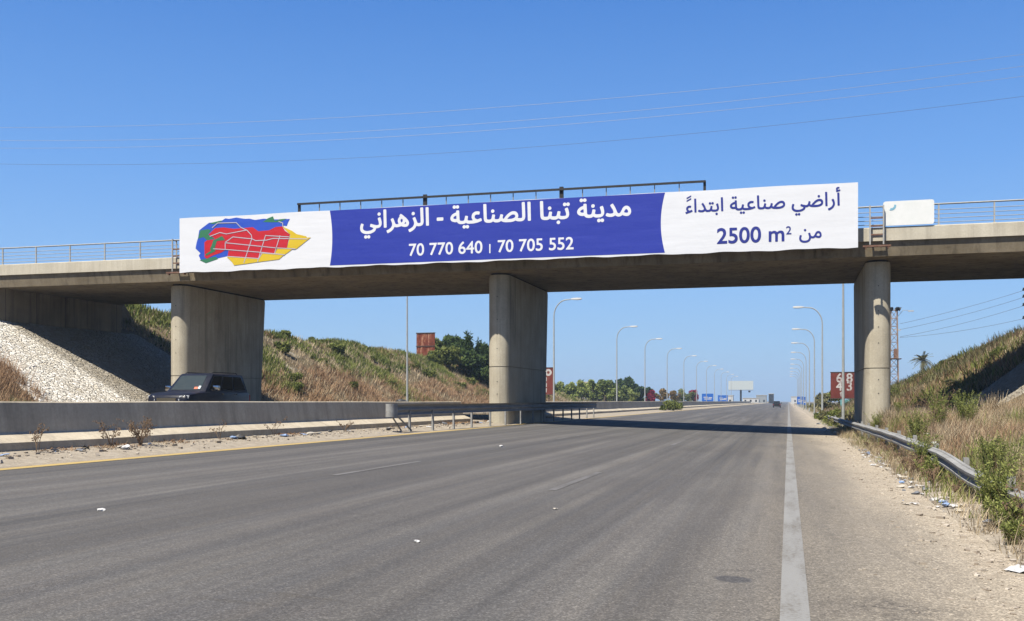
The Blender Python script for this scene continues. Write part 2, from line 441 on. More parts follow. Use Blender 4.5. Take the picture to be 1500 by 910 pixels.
# railings on both edges
def railing(y):
    m = MB(); zs = (9.86, 9.62, 9.44, 9.26, 9.09)
    for i, z in enumerate(zs): m.tube([(X0, y, z), (X1, y, z)], .040 if i == 0 else .016, 6)
    r = bpart(m, 'railing', M['rail'])
    pm = MB(); pm.box((0, 0, 9.40), (.06, .045, .90)); pm.box((0, 0, 8.975), (.14, .12, .025))
    p0 = None
    for x in np.arange(-45.5, 18, 2.15):
        if p0 is None: p0 = pm.build('railing_post', M['rail'], r); p0.location = (x, y, 0)
        else:
            c = p0.copy(); C.objects.link(c); c.parent = r; c.location = (x, y, 0)
railing(45.92); railing(58.2)
# the road on the embankments either side of the bridge carries the same concrete; fills
for a, b in ((-62, -43.0), (16.1, 40)):
    m = MB(); m.prism([(43.2, 6.0), (45.6, 8.36), (58.5, 8.36), (61, 6.0), (61, 2), (43.2, 2)], a, b)
    tag(m.build('embankment', M['ground']), kind='structure')

# stone pitching on the slopes below the abutments
def revet(name, x0, x1, y0f, y1f, label):
    nx, ny = 110, 200
    u, v = np.meshgrid(np.linspace(0, 1, nx), np.linspace(0, 1, ny))
    X = x0 + (x1 - x0) * u; Y0 = y0f(u); Y1 = y1f(u); Y = Y0 + (Y1 - Y0) * v
    if x0 < 0: Z = .92 + (-32.7 - X) * .56
    else: Z = .1 + (X - 7.3) * .77
    r = np.random.default_rng(3); pts = np.stack([r.uniform(min(x0, x1), max(x0, x1), 2600), r.uniform(39, 59, 2600)], 1)
    hgt = r.uniform(.0, .04, 2600); d1 = np.full(X.shape, 9.); d2 = d1.copy(); hh = np.zeros(X.shape)
    for (a, b), h_ in zip(pts, hgt):
        j = np.hypot((X - a) * 1.0, Y - b); m1 = j < d1
        d2 = np.where(m1, d1, np.minimum(d2, j)); hh = np.where(m1, h_, hh); d1 = np.where(m1, j, d1)
    edge = np.clip((d2 - d1) / .06, 0, 1)
    Z = Z + .05 + hh * edge
    for arr in (Z,):                                         # edges sink into the soil so the sheet has a thickness
        arr[0] -= .3; arr[-1] -= .3; arr[:, 0] -= .3; arr[:, -1] -= .15
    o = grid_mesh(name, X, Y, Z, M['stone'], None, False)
    return tag(o, label, 'stone slope')
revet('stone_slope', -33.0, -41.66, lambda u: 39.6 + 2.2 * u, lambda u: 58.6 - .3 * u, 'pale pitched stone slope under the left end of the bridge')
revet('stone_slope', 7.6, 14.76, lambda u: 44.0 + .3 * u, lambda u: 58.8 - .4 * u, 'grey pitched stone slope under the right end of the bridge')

# ------------------------------------------------------------------ banner on the parapet
GLYPHS = {
 'city': ['240,-441 205,-418 189,-384 191,-351 213,-316 240,-302 273,-300 307,-316 327,-341 333,-339 349,-318 373,-303 400,-298 413,-301 447,-319 469,-358 468,-391 447,-426 420,-441 387,-444 357,-431 333,-406 327,-405 311,-424 287,-439 267,-444','267,-252 187,-234 113,-199 92,-184 58,-151 32,-111 11,-51 7,22 24,109 53,188 67,197 80,198 147,171 163,156 166,142 145,76 137,29 137,-18 145,-44 159,-64 180,-85 220,-107 267,-120 320,-128 413,-124 500,-106 553,-82 593,-49 601,-38 603,-24 591,-4 552,16 470,42 460,50 453,69 472,149 487,166 507,167 575,142 640,120 747,99 800,103 840,114 850,129 856,169 842,242 804,356 801,376 808,389 820,397 893,424 907,424 921,416 935,382 961,296 977,216 976,136 969,102 948,56 934,36 900,8 853,-13 787,-27 730,-31 715,-84 687,-132 660,-159 627,-182 567,-212 507,-234 447,-247 387,-254','1247,-254 1225,-238 1197,-164 1198,-144 1207,-136 1300,-98 1367,-52 1395,-24 1420,9 1442,69 1447,109 1438,162 1410,236 1379,296 1384,316 1393,324 1467,360 1486,356 1497,342 1523,289 1579,142 1596,116 1613,106 1653,99 1707,102 1733,108 1698,196 1693,236 1697,276 1704,302 1725,349 1752,382 1777,402 1778,409 1761,436 1763,449 1815,516 1827,521 1847,514 1933,450 2068,336 2140,256 2175,196 2190,149 2189,89 2175,49 2163,29 2138,2 2113,-13 2080,-25 2047,-31 1967,-27 1913,-13 1853,11 1773,-13 1687,-27 1607,-27 1553,-8 1547,-10 1518,-64 1487,-109 1427,-165 1367,-206 1327,-226 1260,-253','2213,-252 2200,-245 2192,-231 2164,-158 2169,-144 2180,-134 2220,-121 2280,-92 2333,-55 2365,-24 2387,5 2409,56 2417,109 2412,142 2395,202 2349,296 2350,309 2360,322 2433,359 2453,357 2463,349 2493,289 2552,136 2566,116 2580,107 2620,99 2667,103 2695,116 2703,142 2703,216 2690,516 2683,689 2687,722 2707,738 2787,738 2802,729 2811,709 2833,182 2830,129 2822,89 2805,49 2787,24 2767,8 2727,-12 2700,-20 2653,-28 2580,-27 2520,-9 2467,-96 2413,-152 2327,-211 2247,-247 2227,-254','4567,-214 4533,-195 4514,-158 4517,-124 4540,-90 4567,-75 4600,-73 4633,-90 4653,-113 4680,-87 4700,-76 4720,-71 4747,-76 4778,-98 4795,-131 4796,-158 4773,-199 4740,-215 4713,-217 4680,-202 4653,-176 4633,-199 4607,-214 4587,-218','8493,-212 8467,-199 8452,-184 8437,-151 8438,-131 8447,-108 8467,-83 8500,-69 8527,-70 8553,-83 8568,-98 8581,-124 8582,-158 8564,-191 8546,-204 8520,-214','10113,-212 10093,-202 10080,-189 10064,-151 10072,-118 10093,-87 10127,-72 10147,-72 10180,-86 10207,-113 10227,-90 10253,-75 10273,-71 10293,-75 10327,-94 10346,-131 10344,-164 10331,-191 10320,-201 10287,-217 10260,-216 10233,-204 10207,-177 10187,-199 10160,-214 10133,-218','6367,-38 6300,-34 6233,-20 6180,2 6147,25 6073,-17 6020,-28 5933,-27 5887,-20 5847,-4 5813,19 5807,19 5753,-13 5713,-24 5687,-28 5587,-27 5520,-13 5487,2 5453,31 5433,69 5425,96 5417,149 5397,676 5397,716 5404,729 5420,738 5500,739 5519,729 5526,716 5543,222 5551,142 5557,122 5567,113 5600,103 5653,99 5707,106 5722,116 5737,136 5748,169 5771,282 5778,296 5793,305 5873,292 5893,276 5896,262 5877,169 5877,136 5883,122 5893,113 5913,106 5980,99 6040,108 6064,129 6082,162 6112,276 6120,290 6140,298 6216,276 6227,268 6232,256 6214,176 6212,142 6220,121 6233,112 6253,105 6267,116 6340,210 6393,264 6440,303 6500,344 6553,370 6593,384 6640,392 6687,392 6713,387 6747,377 6793,350 6827,316 6848,276 6863,216 6863,176 6847,116 6852,109 6940,99 7007,108 7021,122 7027,169 7007,649 7008,716 7014,729 7033,739 7107,739 7120,734 7130,722 7140,582 7153,249 7153,142 7140,77 7127,49 7107,22 7052,-11 7027,-20 6973,-28 6893,-27 6840,-20 6793,-7 6747,11 6667,-20 6600,-34 6527,-41','4427,-25 4373,-13 4330,9 4302,36 4280,67 4213,62 4160,66 4093,86 4053,108 4033,124 4013,149 3998,182 3993,209 3998,269 4012,302 4037,342 4069,376 4107,404 4173,437 4244,462 4244,516 4251,529 4267,538 4347,538 4360,531 4370,516 4387,182 4397,136 4420,110 4487,99 4553,107 4571,116 4587,133 4596,156 4627,289 4640,302 4653,306 4727,292 4747,276 4749,262 4730,169 4730,129 4736,116 4767,106 4840,99 4947,103 4953,109 4918,162 4901,222 4901,276 4912,322 4940,376 4973,410 5027,442 5073,458 5153,462 5213,452 5240,439 5249,422 5249,409 5236,349 5220,327 5207,324 5160,332 5107,332 5080,325 5055,309 5038,289 5031,269 5031,229 5037,209 5058,182 5082,162 5113,146 5153,136 5200,147 5280,180 5300,177 5313,162 5339,96 5338,82 5329,69 5227,28 5153,6 5060,-13 4973,-24 4780,-27 4713,-14 4660,17 4620,-6 4580,-20 4527,-28','7940,-25 7880,-13 7833,11 7805,42 7781,109 7773,196 7757,649 7757,716 7773,736 7787,739 7860,738 7873,731 7883,716 7887,689 7904,196 7911,136 7916,122 7927,112 7960,103 8007,99 8067,106 8080,114 8093,129 8103,156 8130,282 8140,298 8153,305 8233,292 8253,276 8255,262 8233,149 8242,122 8267,108 8353,99 8416,109 8431,122 8440,137 8461,222 8471,276 8487,300 8507,305 8573,292 8587,285 8596,269 8577,149 8581,129 8592,116 8633,103 8687,99 8767,102 8800,108 8813,118 8821,136 8823,182 8809,249 8770,362 8769,376 8777,389 8793,399 8860,424 8880,422 8896,402 8922,322 8943,229 8947,156 8935,96 8915,56 8893,28 8840,-4 8787,-20 8740,-27 8640,-28 8587,-20 8567,-12 8513,18 8453,-14 8420,-23 8387,-28 8300,-28 8227,-14 8167,19 8113,-12 8073,-24 8040,-28','9700,-25 9647,-12 9607,8 9587,24 9553,67 9480,62 9420,70 9380,81 9320,114 9285,156 9271,189 9267,216 9271,262 9287,302 9302,329 9333,367 9380,402 9433,431 9517,462 9521,516 9533,534 9547,539 9613,539 9633,534 9646,516 9664,169 9672,136 9687,115 9707,106 9760,99 9813,106 9831,116 9850,149 9880,282 9888,296 9897,302 9920,304 9980,292 10000,276 10003,256 9983,156 9987,129 9997,116 10040,103 10093,99 10200,107 10223,122 10229,149 10230,176 10214,249 10176,362 10176,376 10183,389 10207,402 10267,424 10287,421 10302,402 10323,342 10343,262 10353,189 10345,109 10321,56 10287,18 10253,-1 10193,-20 10147,-27 10040,-27 9993,-20 9947,1 9920,18 9860,-14 9827,-23 9793,-28','10547,-25 10473,-7 10420,19 10407,36 10405,56 10443,122 10460,133 10473,133 10540,107 10607,99 10667,106 10687,113 10707,129 10717,162 10703,216 10681,262 10593,406 10588,422 10592,436 10600,446 10673,490 10687,489 10700,477 10755,389 10810,282 10864,142 10887,114 10900,106 10927,100 10960,106 10981,122 11015,176 11080,299 11113,337 11140,357 11180,375 11220,382 11260,378 11300,360 11347,321 11375,282 11396,236 11410,176 11410,142 11402,96 11381,49 11353,15 11300,-14 11247,-24 11200,-20 11147,-7 11067,27 11020,-7 10987,-21 10953,-28 10900,-28 10847,-13 10820,1 10787,26 10720,-12 10680,-23 10653,-28','1087,-19 1078,-11 1073,9 1053,709 1060,728 1073,737 1147,739 1163,736 1177,722 1183,696 1199,2 1189,-18 1173,-24 1107,-24','2953,-21 2942,-11 2937,2 2917,709 2924,729 2940,738 3027,737 3040,728 3047,709 3066,2 3060,-13 3040,-24 2967,-24','7273,-19 7265,-11 7261,2 7257,56 7240,709 7247,728 7260,737 7333,739 7350,736 7360,728 7366,716 7370,676 7386,2 7380,-13 7360,-24 7293,-24','6420,89 6547,89 6587,93 6653,107 6687,121 6720,145 6733,163 6739,182 6733,221 6713,246 6680,261 6640,262 6593,252 6560,236 6500,193 6438,136 6406,96','2000,96 2047,98 2060,108 2062,129 2047,167 2033,182 2027,176 2017,149 1988,102','11204,109 11247,106 11267,110 11283,122 11290,142 11289,169 11275,209 11240,246 11220,252 11200,248 11172,222 11129,142 11133,133 11147,126','3427,153 3411,162 3403,182 3404,262 3409,276 3420,286 3433,289 3667,288 3680,281 3690,262 3689,176 3673,156 3660,152','1855,162 1867,159 1901,196 1916,242 1910,282 1895,302 1880,311 1860,311 1840,300 1825,282 1817,256 1817,229 1825,202 1837,182','4187,196 4247,193 4256,202 4252,322 4240,328 4200,316 4173,304 4147,284 4127,262 4120,242 4123,222 4133,212 4160,200','9460,196 9520,192 9529,196 9533,202 9525,322 9513,327 9480,319 9453,307 9419,282 9400,258 9394,242 9395,229 9413,209 9433,200','5773,366 5747,381 5733,396 5724,416 5725,456 5739,482 5760,499 5787,508 5813,505 5840,492 5855,476 5866,449 5864,416 5851,389 5833,374 5800,362','8133,366 8107,381 8093,396 8081,429 8084,456 8099,482 8114,496 8147,508 8173,505 8200,490 8213,475 8225,449 8226,422 8210,389 8200,379 8167,363','9880,366 9853,381 9838,402 9831,422 9833,456 9843,476 9867,497 9900,509 9927,504 9947,493 9962,476 9976,442 9972,416 9960,391 9940,374 9907,362','2353,434 2333,445 2312,469 2304,489 2305,522 2319,549 2334,562 2360,575 2393,574 2418,562 2436,542 2447,516 2444,482 2431,456 2413,442 2393,433','840,488 820,498 804,516 791,542 791,569 807,600 827,619 853,628 887,625 920,602 936,569 935,542 920,511 900,494 867,483','8747,486 8713,504 8694,542 8697,582 8720,613 8753,628 8780,628 8813,610 8833,587 8853,610 8880,626 8893,629 8920,627 8953,607 8973,569 8971,536 8951,502 8920,486 8900,483 8880,488 8853,501 8833,524 8813,502 8787,488 8767,483','4133,614 4106,636 4090,669 4091,696 4104,722 4116,736 4147,752 4180,752 4210,736 4227,714 4233,713 4253,737 4280,750 4320,750 4353,729 4372,689 4368,656 4347,625 4320,611 4287,610 4253,625 4233,649 4227,647 4207,623 4180,610 4153,609','9413,612 9385,629 9370,656 9364,676 9372,709 9390,736 9420,752 9453,752 9484,736 9507,712 9540,744 9560,752 9593,750 9627,731 9646,696 9643,656 9633,638 9618,622 9593,610 9560,610 9527,626 9507,649 9481,622 9467,614 9447,609'],
 'phone': ['172,-22 92,15 83,28 83,41 317,568 306,574 46,576 36,588 38,688 52,694 132,694 486,694 499,688 502,681 494,654 202,1 189,-19','726,-20 692,-14 659,0 619,30 578,81 557,121 537,174 520,268 516,334 519,408 530,481 551,548 578,601 608,641 652,678 692,696 739,704 772,702 806,697 852,675 899,632 941,568 968,488 978,428 982,294 968,194 954,148 934,101 899,50 852,7 812,-12 759,-22','1452,-22 1372,13 1362,21 1360,34 1594,568 1586,574 1332,574 1319,578 1312,594 1316,688 1332,694 1406,694 1759,694 1772,691 1778,681 1775,661 1477,-6 1466,-20','1952,-22 1872,13 1862,21 1860,34 2094,568 2086,574 1832,574 1819,578 1812,594 1816,688 1832,694 1906,694 2259,694 2272,691 2278,681 2275,661 1977,-6 1966,-20','2506,-20 2472,-15 2426,7 2379,50 2337,114 2310,194 2300,254 2296,388 2310,488 2324,534 2344,581 2379,632 2426,675 2466,694 2519,704 2552,702 2586,696 2619,682 2659,652 2700,601 2721,561 2741,508 2758,414 2762,348 2759,274 2748,201 2727,134 2700,81 2670,41 2626,4 2586,-14 2539,-22','3292,-20 3232,-8 3189,14 3151,48 3118,94 3103,128 3090,174 3086,228 3090,294 3103,361 3129,434 3156,488 3192,541 3237,594 3312,664 3359,699 3379,703 3444,621 3439,604 3372,556 3312,496 3278,448 3256,401 3266,399 3312,408 3379,403 3419,389 3461,361 3499,319 3522,274 3532,234 3536,194 3528,141 3514,101 3499,74 3472,43 3439,13 3404,-6 3366,-18 3332,-22','4279,-20 4252,-15 4219,-2 4178,28 4138,74 4109,128 4090,188 4076,261 4072,321 4076,421 4090,494 4106,548 4129,594 4166,643 4212,681 4246,695 4292,704 4332,702 4366,696 4392,684 4432,656 4479,601 4502,554 4521,501 4535,428 4539,374 4536,261 4521,181 4505,134 4479,81 4447,41 4406,6 4366,-14 4319,-22','3846,-6 3842,8 3842,201 3839,209 3566,211 3558,214 3552,228 3552,268 3558,281 3832,616 3906,703 3952,704 3964,694 3966,334 3972,325 4026,324 4033,321 4039,308 4038,221 4026,211 3972,210 3966,201 3966,8 3962,-6 3946,-12 3859,-12','737,101 752,99 786,110 807,128 826,158 848,228 859,321 855,408 840,488 827,521 807,554 786,572 766,580 746,583 726,578 706,566 684,541 672,519 657,474 643,388 643,294 650,234 663,188 673,161 692,130 712,111','2515,101 2532,99 2559,108 2577,121 2594,141 2606,163 2621,208 2635,294 2635,388 2628,448 2615,494 2605,521 2584,554 2566,571 2539,582 2519,582 2492,572 2471,554 2452,524 2430,454 2419,361 2423,274 2438,194 2451,161 2471,128 2492,110','3297,101 3326,98 3372,117 3394,141 3408,181 3408,208 3387,254 3352,278 3319,287 3272,283 3226,262 3214,248 3210,221 3218,174 3235,141 3263,114','4292,101 4319,100 4346,113 4363,128 4379,154 4395,194 4408,248 4416,341 4408,434 4388,508 4359,559 4321,581 4299,583 4279,576 4266,569 4245,548 4216,488 4199,388 4200,288 4216,194 4245,134 4266,113','3733,328 3746,324 3832,324 3840,328 3841,454 3839,458 3831,454 3734,334'],
 'phone2': ['172,-22 92,15 83,28 83,41 317,568 306,574 46,576 36,588 38,688 52,694 132,694 486,694 499,688 502,681 494,654 202,1 189,-19','726,-20 692,-14 659,0 619,30 578,81 557,121 537,174 520,268 516,334 519,408 530,481 551,548 578,601 608,641 652,678 692,696 739,704 772,702 806,697 852,675 899,632 941,568 968,488 978,428 982,294 968,194 954,148 934,101 899,50 852,7 812,-12 759,-22','1452,-22 1372,13 1362,21 1360,34 1594,568 1586,574 1332,574 1319,578 1312,594 1316,688 1332,694 1406,694 1759,694 1772,691 1778,681 1775,661 1477,-6 1466,-20','2006,-20 1972,-15 1926,7 1879,50 1837,114 1810,194 1800,254 1796,388 1810,488 1824,534 1844,581 1879,632 1926,675 1966,694 2019,704 2052,702 2086,696 2119,682 2159,652 2200,601 2221,561 2241,508 2258,414 2262,348 2259,274 2248,201 2227,134 2200,81 2170,41 2126,4 2086,-14 2039,-22','2446,-20 2386,-8 2346,8 2319,24 2316,34 2316,128 2319,138 2326,143 2339,144 2399,114 2459,98 2486,98 2519,105 2552,121 2582,148 2601,188 2602,228 2587,261 2572,280 2546,301 2526,309 2479,321 2432,321 2386,314 2369,321 2366,334 2366,681 2369,688 2379,694 2526,694 2679,694 2693,688 2695,594 2686,582 2492,581 2486,578 2482,568 2482,448 2484,441 2492,435 2552,430 2599,416 2637,394 2679,356 2695,334 2715,294 2728,234 2729,188 2721,141 2694,81 2667,48 2632,18 2586,-7 2546,-18 2506,-22','3226,-20 3166,-8 3098,21 3092,34 3096,141 3112,146 3166,118 3232,99 3259,98 3299,106 3330,121 3360,148 3375,174 3382,208 3375,241 3365,261 3346,285 3319,303 3259,320 3212,321 3159,314 3145,321 3143,681 3146,688 3159,694 3292,694 3452,694 3469,688 3472,601 3466,584 3452,581 3272,581 3260,574 3259,448 3261,441 3272,435 3312,434 3372,418 3399,406 3446,369 3474,334 3495,288 3506,241 3505,174 3490,114 3472,81 3440,41 3406,15 3366,-6 3319,-18 3286,-22','3726,-20 3666,-8 3598,21 3592,34 3596,141 3612,146 3666,118 3732,99 3759,98 3799,106 3830,121 3860,148 3875,174 3882,208 3875,241 3865,261 3846,285 3819,303 3759,320 3712,321 3659,314 3645,321 3643,681 3646,688 3659,694 3792,694 3952,694 3969,688 3972,601 3966,584 3952,581 3772,581 3760,574 3759,448 3761,441 3772,435 3812,434 3872,418 3899,406 3946,369 3974,334 3995,288 4006,241 4005,174 3990,114 3972,81 3940,41 3906,15 3866,-6 3819,-18 3786,-22','4079,-6 4078,14 4232,208 4314,328 4346,389 4362,461 4354,508 4337,541 4312,564 4266,581 4226,576 4192,563 4146,529 4112,494 4095,494 4089,508 4092,634 4139,669 4199,696 4239,704 4279,704 4338,694 4359,688 4392,669 4426,642 4452,607 4472,568 4482,534 4486,448 4474,388 4439,308 4387,228 4300,114 4312,108 4526,106 4535,94 4533,-6 4519,-12 4092,-12','737,101 752,99 786,110 807,128 826,158 848,228 859,321 855,408 840,488 827,521 807,554 786,572 766,580 746,583 726,578 706,566 684,541 672,519 657,474 643,388 643,294 650,234 663,188 673,161 692,130 712,111','2015,101 2032,99 2059,108 2077,121 2094,141 2106,163 2121,208 2135,294 2135,388 2128,448 2115,494 2105,521 2084,554 2066,571 2039,582 2019,582 1992,572 1971,554 1952,524 1930,454 1919,361 1923,274 1938,194 1951,161 1971,128 1992,110'],
 'land': ['5754,-432 5732,-418 5718,-398 5714,-378 5716,-351 5723,-338 5747,-315 5774,-308 5797,-311 5814,-320 5835,-344 5840,-371 5835,-398 5819,-418 5800,-431 5787,-434','5894,-433 5874,-422 5858,-404 5850,-384 5851,-358 5859,-338 5880,-317 5907,-308 5934,-311 5947,-317 5968,-338 5976,-358 5974,-391 5960,-415 5940,-430 5927,-434','5754,-238 5687,-219 5634,-192 5586,-151 5560,-117 5548,-91 5534,-38 5534,36 5551,116 5572,176 5580,186 5594,188 5640,172 5667,160 5673,149 5652,76 5641,9 5645,-24 5667,-69 5707,-102 5742,-118 5787,-130 5840,-138 5927,-134 6000,-120 6040,-106 6080,-86 6107,-66 6122,-44 6130,-18 6114,2 6067,25 6000,46 5984,56 5980,76 5992,129 5998,149 6007,158 6027,157 6127,120 6200,100 6240,92 6294,94 6327,109 6345,129 6363,169 6391,276 6400,286 6414,288 6474,272 6488,262 6490,242 6471,149 6479,122 6494,108 6520,96 6534,99 6610,196 6680,267 6727,306 6774,337 6827,363 6880,378 6954,382 6987,378 7034,360 7058,342 7091,309 7116,262 7124,216 7123,176 7116,142 7092,89 7047,41 6987,7 6927,-13 6847,-27 6800,-31 6654,-31 6574,-24 6507,-12 6454,9 6414,38 6387,15 6347,-7 6294,-18 6240,-19 6235,-24 6223,-84 6198,-124 6154,-164 6094,-199 6014,-227 5940,-241 5800,-244','7387,-239 7358,-171 7360,-144 7440,-111 7507,-72 7554,-29 7588,29 7603,82 7602,142 7586,196 7540,289 7537,302 7547,317 7611,349 7620,352 7634,347 7654,315 7675,269 7701,182 7707,142 7707,82 7703,49 7688,-4 7648,-78 7615,-118 7571,-158 7527,-189 7467,-221 7407,-242 7394,-243','2920,-206 2896,-191 2881,-171 2877,-158 2878,-124 2894,-100 2907,-90 2927,-82 2960,-84 2974,-90 2994,-111 3004,-138 3003,-158 2995,-178 2974,-199 2954,-207','3060,-207 3034,-192 3018,-171 3014,-151 3016,-124 3023,-111 3047,-88 3067,-81 3094,-82 3111,-91 3134,-115 3140,-138 3139,-158 3131,-178 3107,-201 3087,-207','1634,-199 1614,-186 1601,-164 1597,-144 1601,-118 1609,-104 1634,-83 1660,-78 1687,-83 1712,-104 1720,-118 1724,-138 1721,-164 1707,-186 1687,-200 1654,-204','34,-68 25,-58 12,-18 5,22 14,32 100,55 103,62 64,109 45,162 44,222 52,256 64,282 107,330 154,357 207,368 247,368 304,356 313,342 313,322 300,262 280,256 234,262 194,257 164,236 152,209 150,189 154,170 167,145 196,116 234,98 334,133 354,133 362,122 390,56 388,42 360,28 227,-20 74,-65 47,-71','4674,-25 4627,-20 4574,-7 4527,15 4500,38 4434,-6 4374,-18 4287,-18 4234,-9 4194,8 4167,32 4160,32 4140,15 4114,-1 4074,-14 4047,-17 3940,-17 3894,-10 3857,2 3834,18 3800,56 3789,89 3781,136 3760,656 3761,716 3767,726 3854,728 3864,722 3870,709 3887,209 3891,162 3904,116 3927,99 4000,89 4040,93 4072,102 4088,116 4101,142 4125,242 4134,282 4147,295 4234,279 4239,262 4220,169 4220,142 4225,122 4237,109 4260,99 4340,89 4394,99 4420,118 4443,162 4473,269 4480,284 4494,288 4560,271 4571,262 4574,249 4555,156 4559,129 4566,116 4580,106 4614,96 4692,196 4767,271 4820,313 4867,342 4934,371 4987,382 5040,382 5067,378 5113,362 5140,344 5175,309 5196,269 5207,216 5203,156 5195,129 5175,89 5138,49 5107,26 5067,6 4974,-21 4880,-31 4734,-31','500,-13 491,-4 487,42 471,716 474,723 487,729 567,728 577,716 580,662 597,2 587,-13','780,-12 714,10 687,25 677,36 674,49 677,62 714,120 734,125 807,97 867,90 907,93 954,107 972,122 983,142 986,162 983,182 957,249 857,422 867,440 934,481 951,476 1002,396 1055,296 1119,136 1147,103 1167,94 1194,90 1234,92 1267,99 1294,115 1307,136 1317,162 1343,282 1347,290 1360,296 1427,284 1444,276 1446,256 1431,182 1428,136 1433,116 1441,109 1460,100 1500,93 1554,89 1614,93 1647,99 1667,111 1681,142 1683,176 1673,229 1631,356 1628,376 1647,392 1714,415 1727,413 1737,402 1756,349 1783,229 1787,156 1776,96 1765,69 1732,29 1700,7 1667,-6 1634,-14 1600,-18 1494,-18 1440,-10 1407,1 1374,27 1367,29 1320,-1 1280,-13 1240,-18 1160,-18 1134,-14 1094,2 1047,40 994,2 947,-13 914,-18 814,-18','1907,-12 1900,2 1881,716 1887,726 1900,729 1974,729 1987,723 1994,616 2010,2 2007,-8 1994,-14','2754,-12 2714,1 2694,12 2660,44 2634,78 2574,72 2514,76 2467,86 2434,101 2407,118 2380,145 2358,189 2358,256 2370,296 2394,333 2436,376 2487,410 2554,439 2607,454 2608,516 2610,522 2620,528 2700,528 2710,522 2713,516 2731,182 2740,137 2760,108 2800,93 2840,90 2900,97 2934,111 2957,149 2986,282 2994,292 3007,296 3067,285 3090,276 3093,262 3071,149 3075,122 3087,107 3140,93 3254,89 3327,94 3327,102 3314,116 3280,162 3266,202 3264,276 3272,316 3286,349 3322,396 3360,424 3414,445 3454,452 3540,448 3580,438 3591,429 3594,416 3579,349 3567,333 3507,342 3467,342 3427,331 3394,307 3379,282 3371,249 3379,216 3394,189 3414,168 3441,149 3507,126 3566,142 3634,172 3647,171 3660,156 3683,96 3683,82 3674,73 3527,21 3434,0 3334,-14 3280,-18 3140,-18 3107,-14 3054,1 3014,30 2967,-1 2920,-14 2787,-18','7240,-12 7234,2 7230,62 7214,716 7220,726 7227,728 7314,726 7320,716 7324,682 7340,2 7334,-11 7327,-14','7847,-13 7838,-4 7834,16 7820,642 7826,656 7834,659 7920,656 7927,642 7930,549 7944,2 7934,-13','4739,82 4747,79 4900,79 4967,88 5034,109 5068,129 5095,162 5101,182 5101,202 5095,222 5080,245 5054,264 5020,272 4987,272 4927,252 4877,222 4820,177 4774,130 4739,89','6657,82 6667,79 6820,79 6874,86 6947,107 6987,131 7005,149 7014,169 7019,189 7016,209 7009,229 6995,249 6967,266 6940,272 6900,271 6860,259 6807,230 6759,196 6696,136 6657,89','2560,182 2600,183 2614,187 2620,196 2617,316 2614,331 2607,338 2547,322 2500,297 2485,282 2467,256 2463,236 2470,216 2487,202 2507,193','1294,374 1276,382 1254,406 1247,429 1248,449 1256,469 1280,492 1300,499 1327,498 1347,487 1368,462 1374,442 1371,416 1361,396 1347,382 1327,373','1427,375 1414,381 1393,402 1384,422 1385,449 1393,469 1414,490 1434,498 1467,496 1482,489 1505,462 1510,449 1509,416 1494,391 1474,376 1454,372','4127,375 4112,382 4089,409 4084,429 4087,456 4093,469 4114,490 4134,498 4167,496 4182,489 4205,462 4210,449 4209,416 4194,391 4174,376 4154,372','6880,462 6859,476 6844,496 6840,529 6846,549 6874,579 6900,586 6923,582 6940,573 6962,549 6967,529 6962,496 6949,476 6927,462','2494,620 2460,649 2454,669 2456,702 2467,720 2487,737 2507,742 2540,739 2554,731 2574,707 2577,689 2575,656 2562,636 2540,621','2627,622 2602,642 2593,656 2592,702 2605,722 2627,739 2674,741 2687,734 2710,709 2714,696 2711,656 2698,636 2674,620','7780,693 7767,709 7757,756 7760,766 7779,776 7780,782 7764,809 7757,836 7758,869 7770,902 7787,924 7820,945 7847,952 7907,951 7927,943 7934,929 7927,882 7920,872 7907,869 7874,874 7851,869 7841,856 7847,829 7860,816 7880,805 7954,821 7965,809 7976,776 7974,749 7960,740 7900,720 7800,693'],
